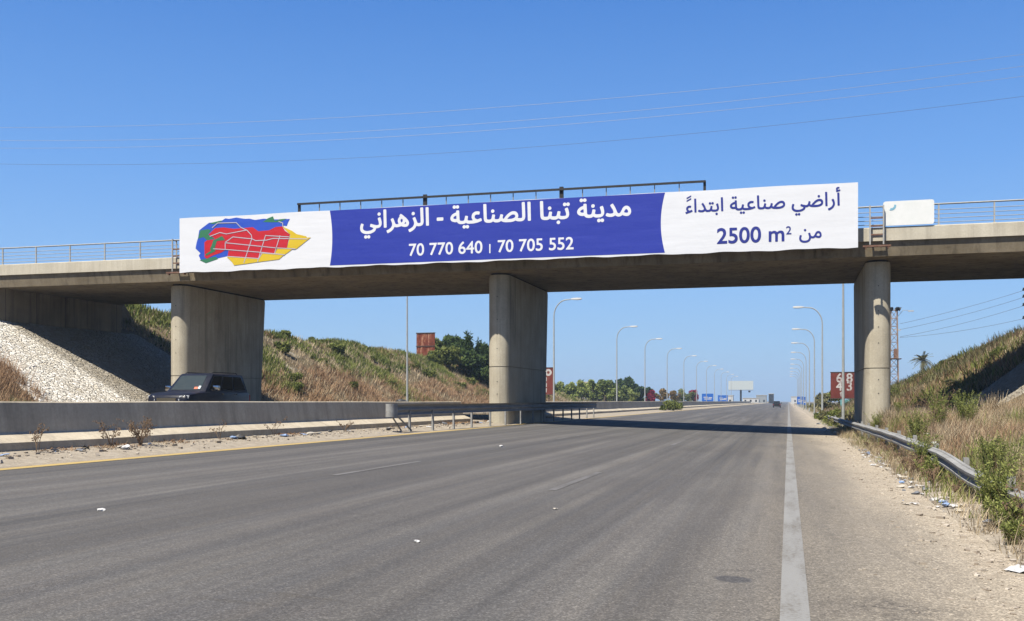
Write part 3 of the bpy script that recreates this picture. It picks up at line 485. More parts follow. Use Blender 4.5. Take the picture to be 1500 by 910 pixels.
 'area': ['644,-20 591,-5 551,13 537,24 534,34 534,128 537,138 544,145 557,147 617,118 684,102 704,101 737,108 777,127 801,148 820,188 821,221 810,254 791,280 771,296 744,308 697,318 651,318 604,311 587,321 584,334 585,681 591,692 604,698 771,698 911,695 920,681 920,594 917,587 904,578 711,575 707,568 708,448 717,438 757,437 791,430 844,408 872,388 912,348 935,308 950,261 954,228 950,154 937,114 915,74 879,34 844,8 811,-9 764,-22 684,-26','1204,-20 1157,-2 1119,28 1077,77 1047,134 1028,194 1017,261 1014,301 1017,421 1028,488 1047,548 1074,601 1104,639 1144,675 1191,699 1244,708 1297,702 1344,684 1384,652 1422,608 1447,561 1470,494 1484,414 1487,354 1484,268 1470,188 1450,128 1424,78 1391,36 1344,-2 1297,-20 1257,-26','1704,-20 1657,-2 1619,28 1577,77 1547,134 1528,194 1517,261 1514,301 1517,421 1528,488 1547,548 1574,601 1604,639 1644,675 1691,699 1744,708 1797,702 1844,684 1884,652 1922,608 1947,561 1970,494 1984,414 1987,354 1984,268 1970,188 1950,128 1924,78 1891,36 1844,-2 1797,-20 1757,-26','31,-15 18,1 23,21 122,141 225,281 259,334 285,388 301,448 300,488 282,534 264,555 237,571 217,576 184,576 139,561 100,534 57,491 44,489 37,493 31,508 34,634 77,669 117,689 157,703 224,708 264,703 292,694 331,676 357,656 404,601 417,573 429,534 434,461 421,388 386,308 351,251 250,121 249,114 257,111 471,110 483,94 481,-6 464,-16','2331,-13 2323,-6 2321,8 2321,441 2323,454 2337,464 2431,463 2441,454 2445,441 2451,437 2517,470 2577,474 2604,470 2637,456 2686,414 2697,410 2757,454 2777,464 2817,474 2884,470 2911,461 2937,445 2964,419 2981,394 2994,368 3003,328 3007,294 3007,1 3004,-7 2991,-15 2897,-15 2885,1 2884,41 2884,281 2879,308 2868,334 2851,352 2824,364 2797,364 2764,349 2731,324 2725,314 2721,-6 2704,-16 2624,-16 2611,-10 2604,8 2604,261 2597,314 2585,341 2571,356 2551,364 2517,364 2471,345 2450,328 2445,314 2441,-6 2424,-16','1225,108 1251,102 1271,106 1291,117 1308,134 1326,168 1340,208 1354,294 1354,388 1340,474 1326,514 1308,548 1291,565 1271,576 1251,580 1231,577 1196,554 1174,514 1162,481 1148,401 1144,348 1148,281 1162,201 1174,168 1196,128','1725,108 1751,102 1771,106 1791,117 1808,134 1826,168 1840,208 1854,294 1854,388 1840,474 1826,514 1808,548 1791,565 1771,576 1751,580 1731,577 1696,554 1674,514 1662,481 1648,401 1644,348 1648,281 1662,201 1674,168 1696,128'],
 'two': ['37,-6 28,3 31,14 187,210 272,337 300,397 311,443 310,490 292,537 264,568 224,586 177,586 151,578 97,545 57,502 51,498 44,501 41,510 43,630 91,665 157,692 184,697 231,697 291,684 344,654 365,637 394,597 407,570 420,523 424,470 420,430 399,357 372,303 318,223 229,110 228,103 244,100 464,100 474,90 474,3 471,-3 457,-7'],
 'from': ['260,-243 193,-231 120,-197 65,-149 38,-109 26,-75 17,-35 17,25 37,125 53,170 63,185 87,186 140,165 156,151 156,138 138,85 127,25 131,-35 147,-69 173,-96 207,-115 240,-127 287,-135 360,-135 433,-119 467,-104 493,-85 522,-49 535,-9 540,45 529,125 494,258 499,271 507,277 580,297 598,291 645,138 667,110 700,95 753,92 773,99 793,113 833,175 885,278 920,322 947,346 973,360 1013,371 1073,367 1093,360 1120,342 1160,302 1190,251 1205,205 1207,125 1203,98 1186,58 1147,14 1127,2 1087,-11 1020,-12 953,3 873,39 827,0 787,-14 707,-18 653,-5 646,-9 630,-69 611,-109 582,-149 548,-182 527,-197 473,-223 420,-237 353,-245','1023,98 1053,95 1093,110 1103,125 1110,151 1095,205 1078,231 1053,253 1033,261 1020,261 1000,253 983,238 960,204 928,138 933,129 955,118','307,388 285,405 272,425 272,471 287,493 307,506 327,511 353,508 373,496 391,471 391,425 380,407 360,390 340,385'],
 'n68': ['241,-26 214,-24 167,-9 127,13 89,48 61,88 38,141 24,221 28,294 39,348 66,428 99,494 126,534 186,608 254,669 307,707 321,708 339,694 387,633 395,614 388,601 327,558 279,514 223,441 206,408 214,405 261,414 314,410 381,384 414,359 452,314 470,274 484,214 484,174 479,148 448,74 421,39 387,11 354,-7 307,-24 267,-29','1007,-27 941,-13 887,13 847,46 825,74 807,108 791,174 796,234 821,294 870,348 868,354 836,394 820,428 807,474 807,514 827,587 843,614 881,655 907,676 954,697 994,707 1054,710 1119,694 1167,669 1215,621 1240,574 1253,528 1256,494 1249,448 1227,398 1190,354 1190,348 1227,308 1249,268 1261,228 1266,188 1263,154 1247,101 1228,68 1194,30 1161,6 1114,-14 1047,-28','234,108 274,105 301,113 322,128 342,161 347,194 338,234 323,254 307,267 274,279 241,281 214,277 174,259 164,248 161,201 172,161 183,141 196,128','997,108 1041,104 1074,111 1101,128 1121,154 1127,181 1124,221 1102,254 1067,274 1027,280 989,274 953,254 934,226 928,188 939,148 967,120','1021,414 1054,416 1081,428 1102,448 1117,481 1117,514 1101,548 1074,569 1047,577 1014,577 981,566 960,548 944,508 947,474 966,441 994,421'],
 'n43': ['954,-26 894,-13 848,6 828,20 821,41 823,134 830,148 848,152 928,114 968,105 1008,104 1048,118 1071,141 1079,161 1084,194 1078,228 1068,248 1054,262 1028,278 948,294 939,308 938,321 938,388 944,408 961,417 1021,425 1049,441 1069,468 1073,494 1070,521 1061,541 1048,556 1028,568 1001,576 948,577 908,568 861,550 848,554 839,568 838,654 848,676 868,687 914,703 961,711 1001,711 1074,697 1108,684 1148,658 1175,628 1188,607 1207,554 1211,494 1202,448 1186,408 1150,368 1149,361 1191,314 1208,280 1217,248 1220,174 1204,108 1191,81 1168,50 1141,23 1108,1 1074,-14 1034,-25 994,-29','294,-15 285,-6 281,14 281,194 278,201 268,204 14,205 -2,214 -9,234 -8,268 7,294 274,622 348,707 388,711 411,701 418,681 418,341 420,334 428,331 475,328 484,321 491,301 491,234 484,214 468,205 428,204 420,201 418,194 418,14 414,-6 408,-13 388,-19 314,-19','190,334 201,331 268,331 278,334 281,434 274,443 268,438 190,341'],
 'nt': ['197,-26 137,-9 110,10 83,41 62,94 57,134 55,341 43,348 -3,351 -16,361 -19,374 -16,388 -5,401 157,557 177,555 185,541 190,471 217,468 297,468 321,461 329,441 329,374 323,357 310,350 197,348 188,341 187,128 202,101 223,91 250,92 277,98 330,122 343,118 353,101 353,34 352,21 345,8 317,-7 277,-21 237,-29'],
 'n9': ['186,-27 166,-14 115,48 109,68 119,81 174,121 233,176 277,234 298,274 293,280 246,271 186,275 139,291 106,311 78,334 44,381 30,414 16,481 20,528 45,594 66,625 94,654 139,686 199,707 253,711 299,703 339,689 366,674 417,628 441,594 462,548 479,474 479,408 462,321 436,248 401,181 354,114 286,43 226,-6 199,-23','218,408 273,405 313,418 336,434 339,488 333,514 312,548 279,571 253,578 226,577 206,571 173,546 159,521 155,488 157,468 163,454 179,430'],
 'ni': ['73,-17 63,-10 56,10 56,677 65,697 79,702 173,701 189,690 193,670 193,10 187,-10 173,-19'],
}

def loops(key): return [[tuple(map(float, p.split(','))) for p in s.split()] for s in GLYPHS[key]]
def print_mesh(name, polys, mat, parent, y, depth=.003):
    """filled outlines (holes by even-odd) as a thin printed layer facing -y at the given y"""
    cu = bpy.data.curves.new(name, 'CURVE'); cu.dimensions = '2D'; cu.fill_mode = 'BOTH'; cu.extrude = depth / 2
    for q in polys:
        sp = cu.splines.new('POLY'); sp.points.add(len(q) - 1); sp.use_cyclic_u = True
        for p, (a, b) in zip(sp.points, q): p.co = (a, b, 0, 1)
    o = bpy.data.objects.new(name, cu); C.objects.link(o)
    dg = bpy.context.evaluated_depsgraph_get(); me = bpy.data.meshes.new_from_object(o.evaluated_get(dg))
    bpy.data.objects.remove(o); bpy.data.curves.remove(cu); me.name = name
    me.transform(Matrix.Translation((0, y, 0)) @ Matrix.Rotation(R(90), 4, 'X'))
    me.materials.clear(); me.materials.append(mat)
    m = bpy.data.objects.new(name, me); C.objects.link(m); m.parent = parent
    return m
def place(keys_x0_x1, base, tilt=0):
    out = []
    for key, a, b in keys_x0_x1:
        L = loops(key); xs_ = [p[0] for l in L for p in l]; s_ = (b - a) / (max(xs_) - min(xs_)); mn = min(xs_)
        out += [[((p[0] - mn) * s_ + a, p[1] * s_ + base) for p in l] for l in L]
    return out
bn = tag(empty('advertising_banner'), 'long white and blue advertising banner with Arabic lettering hung on the bridge', 'banner')
YB = 45.12
nx, nz = 160, 12
gx, gz = np.meshgrid(np.linspace(-29.74, 2.83, nx), np.linspace(0, 1, nz))
lo = 8.05 + .018 * np.sin(gx * 1.9) + .012 * np.sin(gx * 4.3 + 1); hi = 10.80 + .012 * np.sin(gx * 1.1 + 2)
gzz = lo + (hi - lo) * gz
sheet = grid_mesh('sheet', gx, np.full(gx.shape, YB), gzz, M['white_sheet'], None); sheet.parent = bn
fr = MB()
for z in (8.12, 9.45, 10.72): fr.span((-29.7, YB + .02, z - .03), (2.80, YB + .07, z + .03))
for x in np.linspace(-29.68, 2.78, 14): fr.span((x - .03, YB + .07, 8.06), (x + .03, YB + .12, 10.76))
for x in np.linspace(-28.5, 2.0, 8):
    fr.span((x - .03, YB + .12, 8.66), (x + .03, 45.80, 8.72)); fr.span((x - .025, YB + .12, 9.84), (x + .025, 45.9, 9.89))
fr.build('frame', M['black_steel'], bn)
zz = [8.13 + (10.79 - 8.13) * i / 14 for i in range(15)]
bl = [(-21.45 + .13 * (1 - ((z - 9.45) / 1.35) ** 2), z) for z in zz]; brt = [(-5.27 - .19 * (1 - ((z - 9.45) / 1.35) ** 2), z) for z in zz]
print_mesh('blue_panel', [bl + brt[::-1]], M['blue'], bn, YB - .004)
M['blue_print'] = mat_banner('blue_print', (.022, .035, .30))
print_mesh('lettering', place([('city', -19.86, -6.78)], 9.86), M['lettering_white'], bn, YB - .009)
bar = [[(-13.39, 8.42), (-13.33, 8.42), (-13.33, 8.84), (-13.39, 8.84)]]
print_mesh('lettering', place([('phone', -17.36, -13.72), ('phone2', -12.98, -9.40)], 8.45) + bar, M['lettering_white'], bn, YB - .009)
tan_ = [[(-4.33 + dx, 10.33 + dy), (-4.13 + dx, 10.43 + dy), (-4.13 + dx, 10.49 + dy), (-4.33 + dx, 10.39 + dy)] for dx, dy in ((0, 0), (0, .12))]
print_mesh('lettering', place([('land', -4.38, 2.12)], 9.86) + tan_, M['blue_print'], bn, YB - .009)
print_mesh('lettering', place([('area', -3.02, -.17)], 8.44) + place([('two', -.10, .12)], 8.72) + place([('from', .44, 1.36)], 8.52), M['blue_print'], bn, YB - .009)
# the site map: zones in four colours with pale streets, pixel grid of the drawing scaled to metres
ink = {'blue': (.03, .10, .62), 'green': (.04, .22, .10), 'red': (.66, .012, .022), 'yellow': (.83, .58, .015), 'street': (.60, .57, .64)}
ink = {k: mat_banner(k + '_ink', c) for k, c in ink.items()}
zones = [
 ('blue', [[(-28.45,10.26),(-28.05,10.51),(-27.74,10.52),(-27.31,10.59),(-27.13,10.69),(-26.94,10.65),(-26.76,10.67),(-26.51,10.70),(-26.27,10.65),(-26.03,10.61),(-25.79,10.61),(-25.49,10.53),(-25.00,10.57),(-24.47,10.51),(-23.99,10.49),(-23.58,10.49),(-23.67,10.34),(-23.75,10.15),(-23.99,10.19),(-23.99,9.60),(-25.55,8.69),(-27.00,8.80),(-27.55,8.71),(-28.23,8.52),(-28.54,8.69),(-28.64,8.89),(-28.54,9.00),(-28.82,9.25),(-28.76,9.53),(-28.67,9.80),(-28.61,10.15)]]),
 ('green', [[(-28.54,10.15),(-28.11,10.19),(-27.92,10.14),(-28.11,9.91),(-27.71,9.69),(-28.17,9.64),(-28.36,9.80),(-28.68,9.73)], [(-25.05,10.41),(-24.77,10.58),(-24.50,10.66),(-24.40,10.43),(-24.14,10.50),(-23.75,10.51),(-24.11,10.36),(-24.59,10.37)], [(-28.58,8.65),(-28.23,8.49),(-27.54,8.68),(-27.68,8.80),(-28.05,8.74)], [(-28.05,10.48),(-27.37,10.59),(-27.30,10.55),(-27.80,10.43)]]),
 ('red', [[(-28.08,9.91),(-27.71,10.22),(-27.25,10.24),(-26.64,10.14),(-26.03,10.16),(-25.61,10.18),(-25.30,9.96),(-24.71,9.98),(-24.35,10.13),(-23.99,10.14),(-23.84,9.92),(-23.58,9.73),(-23.64,9.53),(-23.75,9.04),(-24.28,9.07),(-24.41,8.81),(-25.09,8.89),(-25.27,8.60),(-27.00,8.80),(-26.94,9.10),(-27.13,9.11),(-27.37,8.98),(-27.80,8.87),(-28.17,8.71),(-28.30,8.79),(-28.31,9.54),(-28.17,9.63),(-27.71,9.67),(-27.80,9.76)]]),
 ('yellow', [[(-23.99,10.14),(-23.46,9.90),(-23.22,9.73),(-22.70,9.60),(-22.64,9.53),(-22.45,9.54),(-23.22,9.01),(-23.46,8.99),(-23.70,8.84),(-23.93,8.71),(-24.17,8.53),(-25.30,8.44),(-25.91,8.38),(-26.64,8.32),(-26.76,8.49),(-27.03,8.74),(-27.00,8.79),(-25.27,8.59),(-25.08,8.87),(-24.40,8.79),(-24.26,9.05),(-23.74,9.02),(-23.55,9.71)]]),
 ('green', [[(-27.99,9.19),(-27.89,9.38),(-27.80,9.62),(-27.31,9.81),(-27.14,9.60),(-27.60,9.58),(-27.73,9.21),(-27.68,9.07),(-28.20,8.86),(-28.25,8.93),(-27.92,9.11)]])]
em = None
for i, (ck, polys) in enumerate(zones):
    o = print_mesh('map_zone', polys, ink[ck], em or bn, YB - .006 - .004 * i)
    if em is None: em = o; o.name = 'site_map'
streets = [[(-27.13,9.49),(-27.00,9.56),(-26.70,9.74),(-25.91,9.63),(-25.67,9.61),(-25.43,9.50),(-24.83,9.50),(-24.47,9.57),(-22.64,9.47)], [(-27.09,9.46),(-25.79,9.29),(-24.35,9.10),(-23.28,9.01)], [(-27.80,9.19),(-27.13,9.13),(-25.12,8.91),(-23.87,8.74)], [(-27.13,9.12),(-27.13,9.49)], [(-25.65,9.61),(-26.09,8.43)], [(-24.89,9.75),(-25.33,8.46)], [(-24.11,9.69),(-24.41,8.81)], [(-27.99,9.82),(-27.43,9.99),(-27.06,9.90),(-25.97,10.04)], [(-27.86,10.25),(-27.55,10.47),(-26.51,10.44),(-26.27,10.20),(-25.91,10.03),(-25.67,9.78),(-25.64,9.59)], [(-24.89,9.73),(-23.62,9.61)], [(-27.00,8.78),(-25.27,8.61),(-25.08,8.88),(-24.40,8.80)], [(-24.17,10.39),(-23.96,10.30),(-23.96,10.16)]]
sm = MB()
for pl in streets:
    q = pl
    for (a, b), (c, e) in zip(q, q[1:]):
        dx, dz = c - a, e - b; L_ = math.hypot(dx, dz); ux, uz = dx / L_ * .012, dz / L_ * .012; px_, pz_ = -dz / L_ * .020, dx / L_ * .020
        sm.poly([(a - ux + px_, YB - .0265, b - uz + pz_), (c + ux + px_, YB - .0265, e + uz + pz_), (c + ux - px_, YB - .0265, e + uz - pz_), (a - ux - px_, YB - .0265, b - uz - pz_)])
for i, v in enumerate(sm.v): sm.v[i] = (v[0], v[1] - .0003 * (i // 4 % 7), v[2])
sm.build('map_street', ink['street'], em)

# old steel frame standing up behind the banner
f = tag(empty('steel_frame'), 'thin dark steel pipe frame rising above the middle of the banner', 'frame')
m = MB(); m.span((-23.35, 45.42, 11.22), (-3.53, 45.50, 11.31)); m.build('top_bar', M['black_steel'], f)
for x in (-23.30, -16.71, -10.06, -3.58):
    m = MB(); wd = .09 if x in (-16.71, -10.06) else .055
    m.span((x - wd, 45.51, 8.98), (x + wd, 45.62, 11.40 if wd > .06 else 11.30)); m.build('post', M['black_steel'], f)
for k in range(1, 18):
    x = -23.3 + k * 19.7 / 18
    if min(abs(x + 16.71), abs(x + 10.06)) < .5: continue
    m = MB(); m.span((x - .02, 45.52, 10.2), (x + .02, 45.56, 11.22)); m.build('bar', M['galv'], f)

# blank board on the right railing
b = tag(empty('blank_board'), 'blank white board with rounded corners tied to the right bridge railing', 'board')
pr = []
for cx, cz, a0 in ((5.80, 9.93, 0), (3.98, 9.93, 90), (3.98, 9.10, 180), (5.80, 9.10, 270)):
    pr += [(cx + .10 * math.cos(R(a0 + t)), cz + .10 * math.sin(R(a0 + t))) for t in (0, 22, 45, 68, 90)]
m = MB(); m.prism(pr, 45.72, 45.76, 'y')
M['board'] = plain('weathered_white_board', (.95, .97, .93), .5, var=.05)
m.build('panel', M['board'], b)
mk = [(4.20 + .20 * math.cos(R(a)), 9.84 + .20 * math.sin(R(a))) for a in range(-110, 11, 15)] + [(4.22 + .10 * math.cos(R(a)), 9.86 + .12 * math.sin(R(a))) for a in range(10, -111, -15)]
print_mesh('blue_mark', [mk], plain('faded_blue_print', (.25, .55, .72), .6), b, 45.714)
for x in (4.2, 5.6):
    m = MB(); m.span((x - .03, 45.76, 9.42), (x + .03, 45.90, 9.48)); m.build('bracket', M['galv'], b)

# access ladders hooked over the parapet
def ladder(x, label):
    t = tag(empty('ladder', (x, 45.55, 0)), label, 'ladder')
    for dx in (-.27, .27):
        m = MB(); m.span((dx - .028, -.03, 8.20), (dx + .028, .03, 9.86)); m.build('side_rail', M['rail'], t)
    for z in (8.62, 8.98, 9.32):
        m = MB(); m.span((-.25, -.02, z - .03), (.25, .02, z + .03)); m.build('rung', M['rustlight'], t)
    m = MB(); m.span((-.56, -.13, 8.09), (.56, .07, 8.16)); m.build('platform', M['rustlight'], t)
    for dx in (-.45, .45):
        m = MB(); m.span((dx - .03, -.12, 8.02), (dx + .03, .06, 8.09)); m.build('platform_bearer', M['rustlight'], t)
    for dx in (-.27, .27):
        m = MB(); m.span((dx - .02, .03, 9.78), (dx + .02, .34, 9.83)); m.build('hook', M['rail'], t)
M['rustlight'] = mat_rust('flaky_rusty_steel', (.16, .08, .05), (.24, .13, .09), (.34, .22, .16), 3)
ladder(3.61, 'rusty ladder with a small platform beside the blank white board')
ladder(-30.17, 'rusty ladder with a small platform at the left end of the banner')

# ------------------------------------------------------------------ concrete barrier along the median
def barrier(y0, y1, label):
    t = tag(empty('concrete_barrier', (-15, y0, .6)), label, 'barrier')
    prof = [(-14.58, .40), (-14.58, .735), (-14.62, .755), (-14.96, .885), (-15.01, .93), (-15.10, 1.52), (-15.13, 1.545), (-15.30, 1.545), (-15.33, 1.52), (-15.42, .93), (-15.75, .755), (-15.78, .40)]
    m = MB(); y = y0; n = int((y1 - y0) / 3)
    rr = random.Random(int(y0)); rings = []
    for i in range(n + 1):
        y = y0 + (y1 - y0) * i / n; dz = rr.uniform(-.012, .012); dx = rr.uniform(-.012, .012)
        rings.append([(px + dx, y, pz + (dz if k not in (0, 11) else 0) + (rr.uniform(-.012, .012) if k in (3, 4) else 0)) for k, (px, pz) in enumerate(prof)])
    m.loft(rings)
    o = m.build('barrier_wall', M['barrier'], t); o.matrix_parent_inverse = Matrix.Translation((15, -y0, -.6))
barrier(-14, 46.2, 'grey concrete barrier along the median before the bridge')
barrier(55.5, 430, 'grey concrete barrier along the median beyond the bridge')

# ------------------------------------------------------------------ guardrails
def wprof(h=.31, d=.08):
    base = [(0, 0), (.0, .05), (d, .16), (d, .30), (.012, .45), (.012, .55), (d, .70), (d, .84), (0, .93), (-.008, .98), (-.055, 1.0)]
    fr_ = [(a, b * h) for a, b in base]
    return fr_ + [(a - .006, b) for a, b in fr_[::-1]]
def beam(path, h=.31, d=.08, lean=0):
    """path of (x, y, z_bottom); the corrugated face looks to the left of travel"""
    pr = wprof(h, d); rings = []
    for i, p in enumerate(path):
        p = Vector(p); q = Vector(path[min(i + 1, len(path) - 1)]); o = Vector(path[max(i - 1, 0)])
        t = (q - o); t.z = 0; t.normalize(); nrm = Vector((-t.y, t.x, 0))
        rings.append([p + nrm * (a - b * lean) + Vector((0, 0, b)) for a, b in pr])
    m = MB(); m.loft(rings); return m
g = tag(empty('guardrail'), 'galvanised guardrail with a rounded end wrapped round the middle bridge pier', 'guardrail')
front = [(-12.55, 68, 1.10), (-12.55, 60, 1.10), (-12.58, 50, 1.09), (-12.62, 46, 1.09), (-12.8, 42, 1.08), (-13.05, 38, 1.07), (-13.30, 33.9, 1.06)]
nose = [(-13.45 + .15 * math.cos(R(a)), 33.4 - .22 * math.sin(R(a)), 1.05) for a in range(0, 181, 20)]
back = [(-13.60, 33.7, 1.05), (-13.60, 34.1, 1.06)]
def dense(path, st=.8):
    out = []
    for a, b in zip(path, path[1:]):
        a, b = Vector(a), Vector(b); n = max(1, int((b - a).length / st))
        out += [a.lerp(b, i / n) for i in range(n)]
    return out + [Vector(path[-1])]
pth = front + nose + back
m = beam([(p[0], p[1], p[2]) for p in pth][::-1], .38, .06); m.build('rail', M['galv'], g, smooth=True)
m = MB(); m.prism([(-13.45 + (.17 + o_) * math.cos(R(a)), 33.3 - (.30 + o_) * math.sin(R(a))) for o_, rng_ in ((.03, range(-10, 191, 20)), (0, range(190, -11, -20))) for a in rng_], 1.0, 1.46, 'z')
m.build('end_cap', M['galv'], g, smooth=True)
m = MB(); m.span((-.035, -.05, 0), (.035, .05, .80)); p0 = m.build('post', M['galv'], g); first = True
for y, xf in [(y, np.interp(y, [33.2, 37, 42, 46, 50, 68], [-13.38, -13.13, -12.90, -12.73, -12.68, -12.66])) for y in (34.6, 36.7, 38.9, 41.0, 43.4, 45.6, 48.2, 50.6, 53, 55.4, 57.8, 60.2, 62.6, 65, 67.4)]:
    o = p0
    if not first: o = p0.copy(); C.objects.link(o); o.parent = g
    first = False; o.location = (xf, y, np.interp(xf, BX, BZ) - .05)
for dx in (-.2, .2):
    m = MB(); m.tube([(-13.42 + dx * .5, 33.4, 1.06), (-13.30 + dx, 34.3, .50)], .03, 6); m.build('brace', M['galv'], g)

def zr(y): return float(np.interp(y, [-10, 10, 15, 17.3, 19.5, 22, 28, 46, 60, 105], [.08, .10, .10, .12, .16, .25, .33, .30, .24, .12]))
g = tag(empty('guardrail'), 'low dented guardrail half buried in weeds along the right shoulder', 'guardrail')
pth = dense([(2.93, 112, 0), (2.93, 60, 0), (2.90, 46, 0), (2.97, 34, 0), (2.92, 28, 0), (2.99, 22, 0), (2.93, 17, 0)], 1.0)
m = beam([(p.x + .02 * math.sin(p.y * 1.3), p.y, zr(p.y)) for p in pth][::-1], .31, .08, -.12); m.build('rail', M['galv'], g, smooth=True)
pth = dense([(2.97, 16.6, 0), (2.96, 12, 0), (3.0, -6, 0)], 1.0)
m = beam([(p.x, p.y, zr(p.y) - .05) for p in pth][::-1], .31, .08, -.1); m.build('rail', M['galv'], g, smooth=True)
m = MB(); m.span((-.045, -.06, -.4), (.045, .06, .5)); p0 = m.build('post', M['galv'], g); first = True
for y in list(np.arange(8.2, 60, 3.8)) + [64, 72, 80, 88, 96, 104]:
    o = p0
    if not first: o = p0.copy(); C.objects.link(o); o.parent = g
    first = False; o.location = (3.06, y, zr(y) - .12)

# ------------------------------------------------------------------ street lamps in two rows
def make_lamp():
    t = tag(empty('street_lamp'), 'tall grey street lamp', 'street lamp')
    m = MB(); m.tube([(0, 0, 0), (0, 0, 1.2), (0, 0, 8.4)], [.10, .09, .06], 10); m.box((0, 0, .02), (.42, .42, .04)); m.build('pole', M['pole'], t, smooth=True)
    m = MB(); pts = [(0, 0, 8.3)] + [(1.25 - 1.25 * math.cos(R(a)), 0, 8.6 + 1.55 * math.sin(R(a))) for a in range(0, 91, 10)] + [(1.75, 0, 10.2)]
    m.tube(pts, [.062] + [.055] * 10 + [.04], 8); m.build('arm', M['pole'], t, smooth=True)
    m = MB(); hd = []
    for x, wd, zb, zt in ((1.62, .06, 10.15, 10.25), (1.8, .13, 10.12, 10.29), (2.2, .17, 10.10, 10.31), (2.5, .15, 10.12, 10.29), (2.62, .06, 10.16, 10.26)):
        hd.append([(x, -wd, zb + .03), (x, -wd * .7, zb), (x, wd * .7, zb), (x, wd, zb + .03), (x, wd * .8, zt - .02), (x, wd * .4, zt), (x, -wd * .4, zt), (x, -wd * .8, zt - .02)])
    m.loft(hd); m.build('lamp_head', M['lamp_head'], t, smooth=True)
    return t
lamp0 = make_lamp(); used = [0]
def lamp(x, y, z, rz, label, group):
    o = lamp0 if not used[0] else copy_tree(lamp0)
    o.scale = (1, 1, 1.13 if x < -30 else 1)
    used[0] = 1; o.location = (x, y, z); o.rotation_euler = (0, 0, rz); o['label'] = label; o['group'] = group
order = ['nearest', 'second', 'third', 'fourth', 'fifth', 'sixth', 'seventh', 'eighth', 'ninth', 'tenth', 'eleventh', 'twelfth']
lamp(-31.6, 81.7, .9, 0, 'grey lamp post on the far verge left of the middle pier', 'lamps along the median')
for i, y in enumerate([91.4, 127, 153, 182, 212, 242, 272, 302, 332, 362, 392]):
    lamp(-20.9, y, .75, 0, f'grey street lamp with curved arm on the median, {order[i]} past the middle pier', 'lamps along the median')
lamp(3.2, 64.6, 0, math.pi, 'thick grey lamp post close beside the right bridge pier', 'lamps along the right verge')
for i, y in enumerate([97.5, 127, 157, 187, 217, 247, 277, 307, 337, 367]):
    lamp(3.0, y, .05, math.pi, f'grey street lamp with curved arm on the right verge, {order[i]} past the right pier', 'lamps along the right verge')

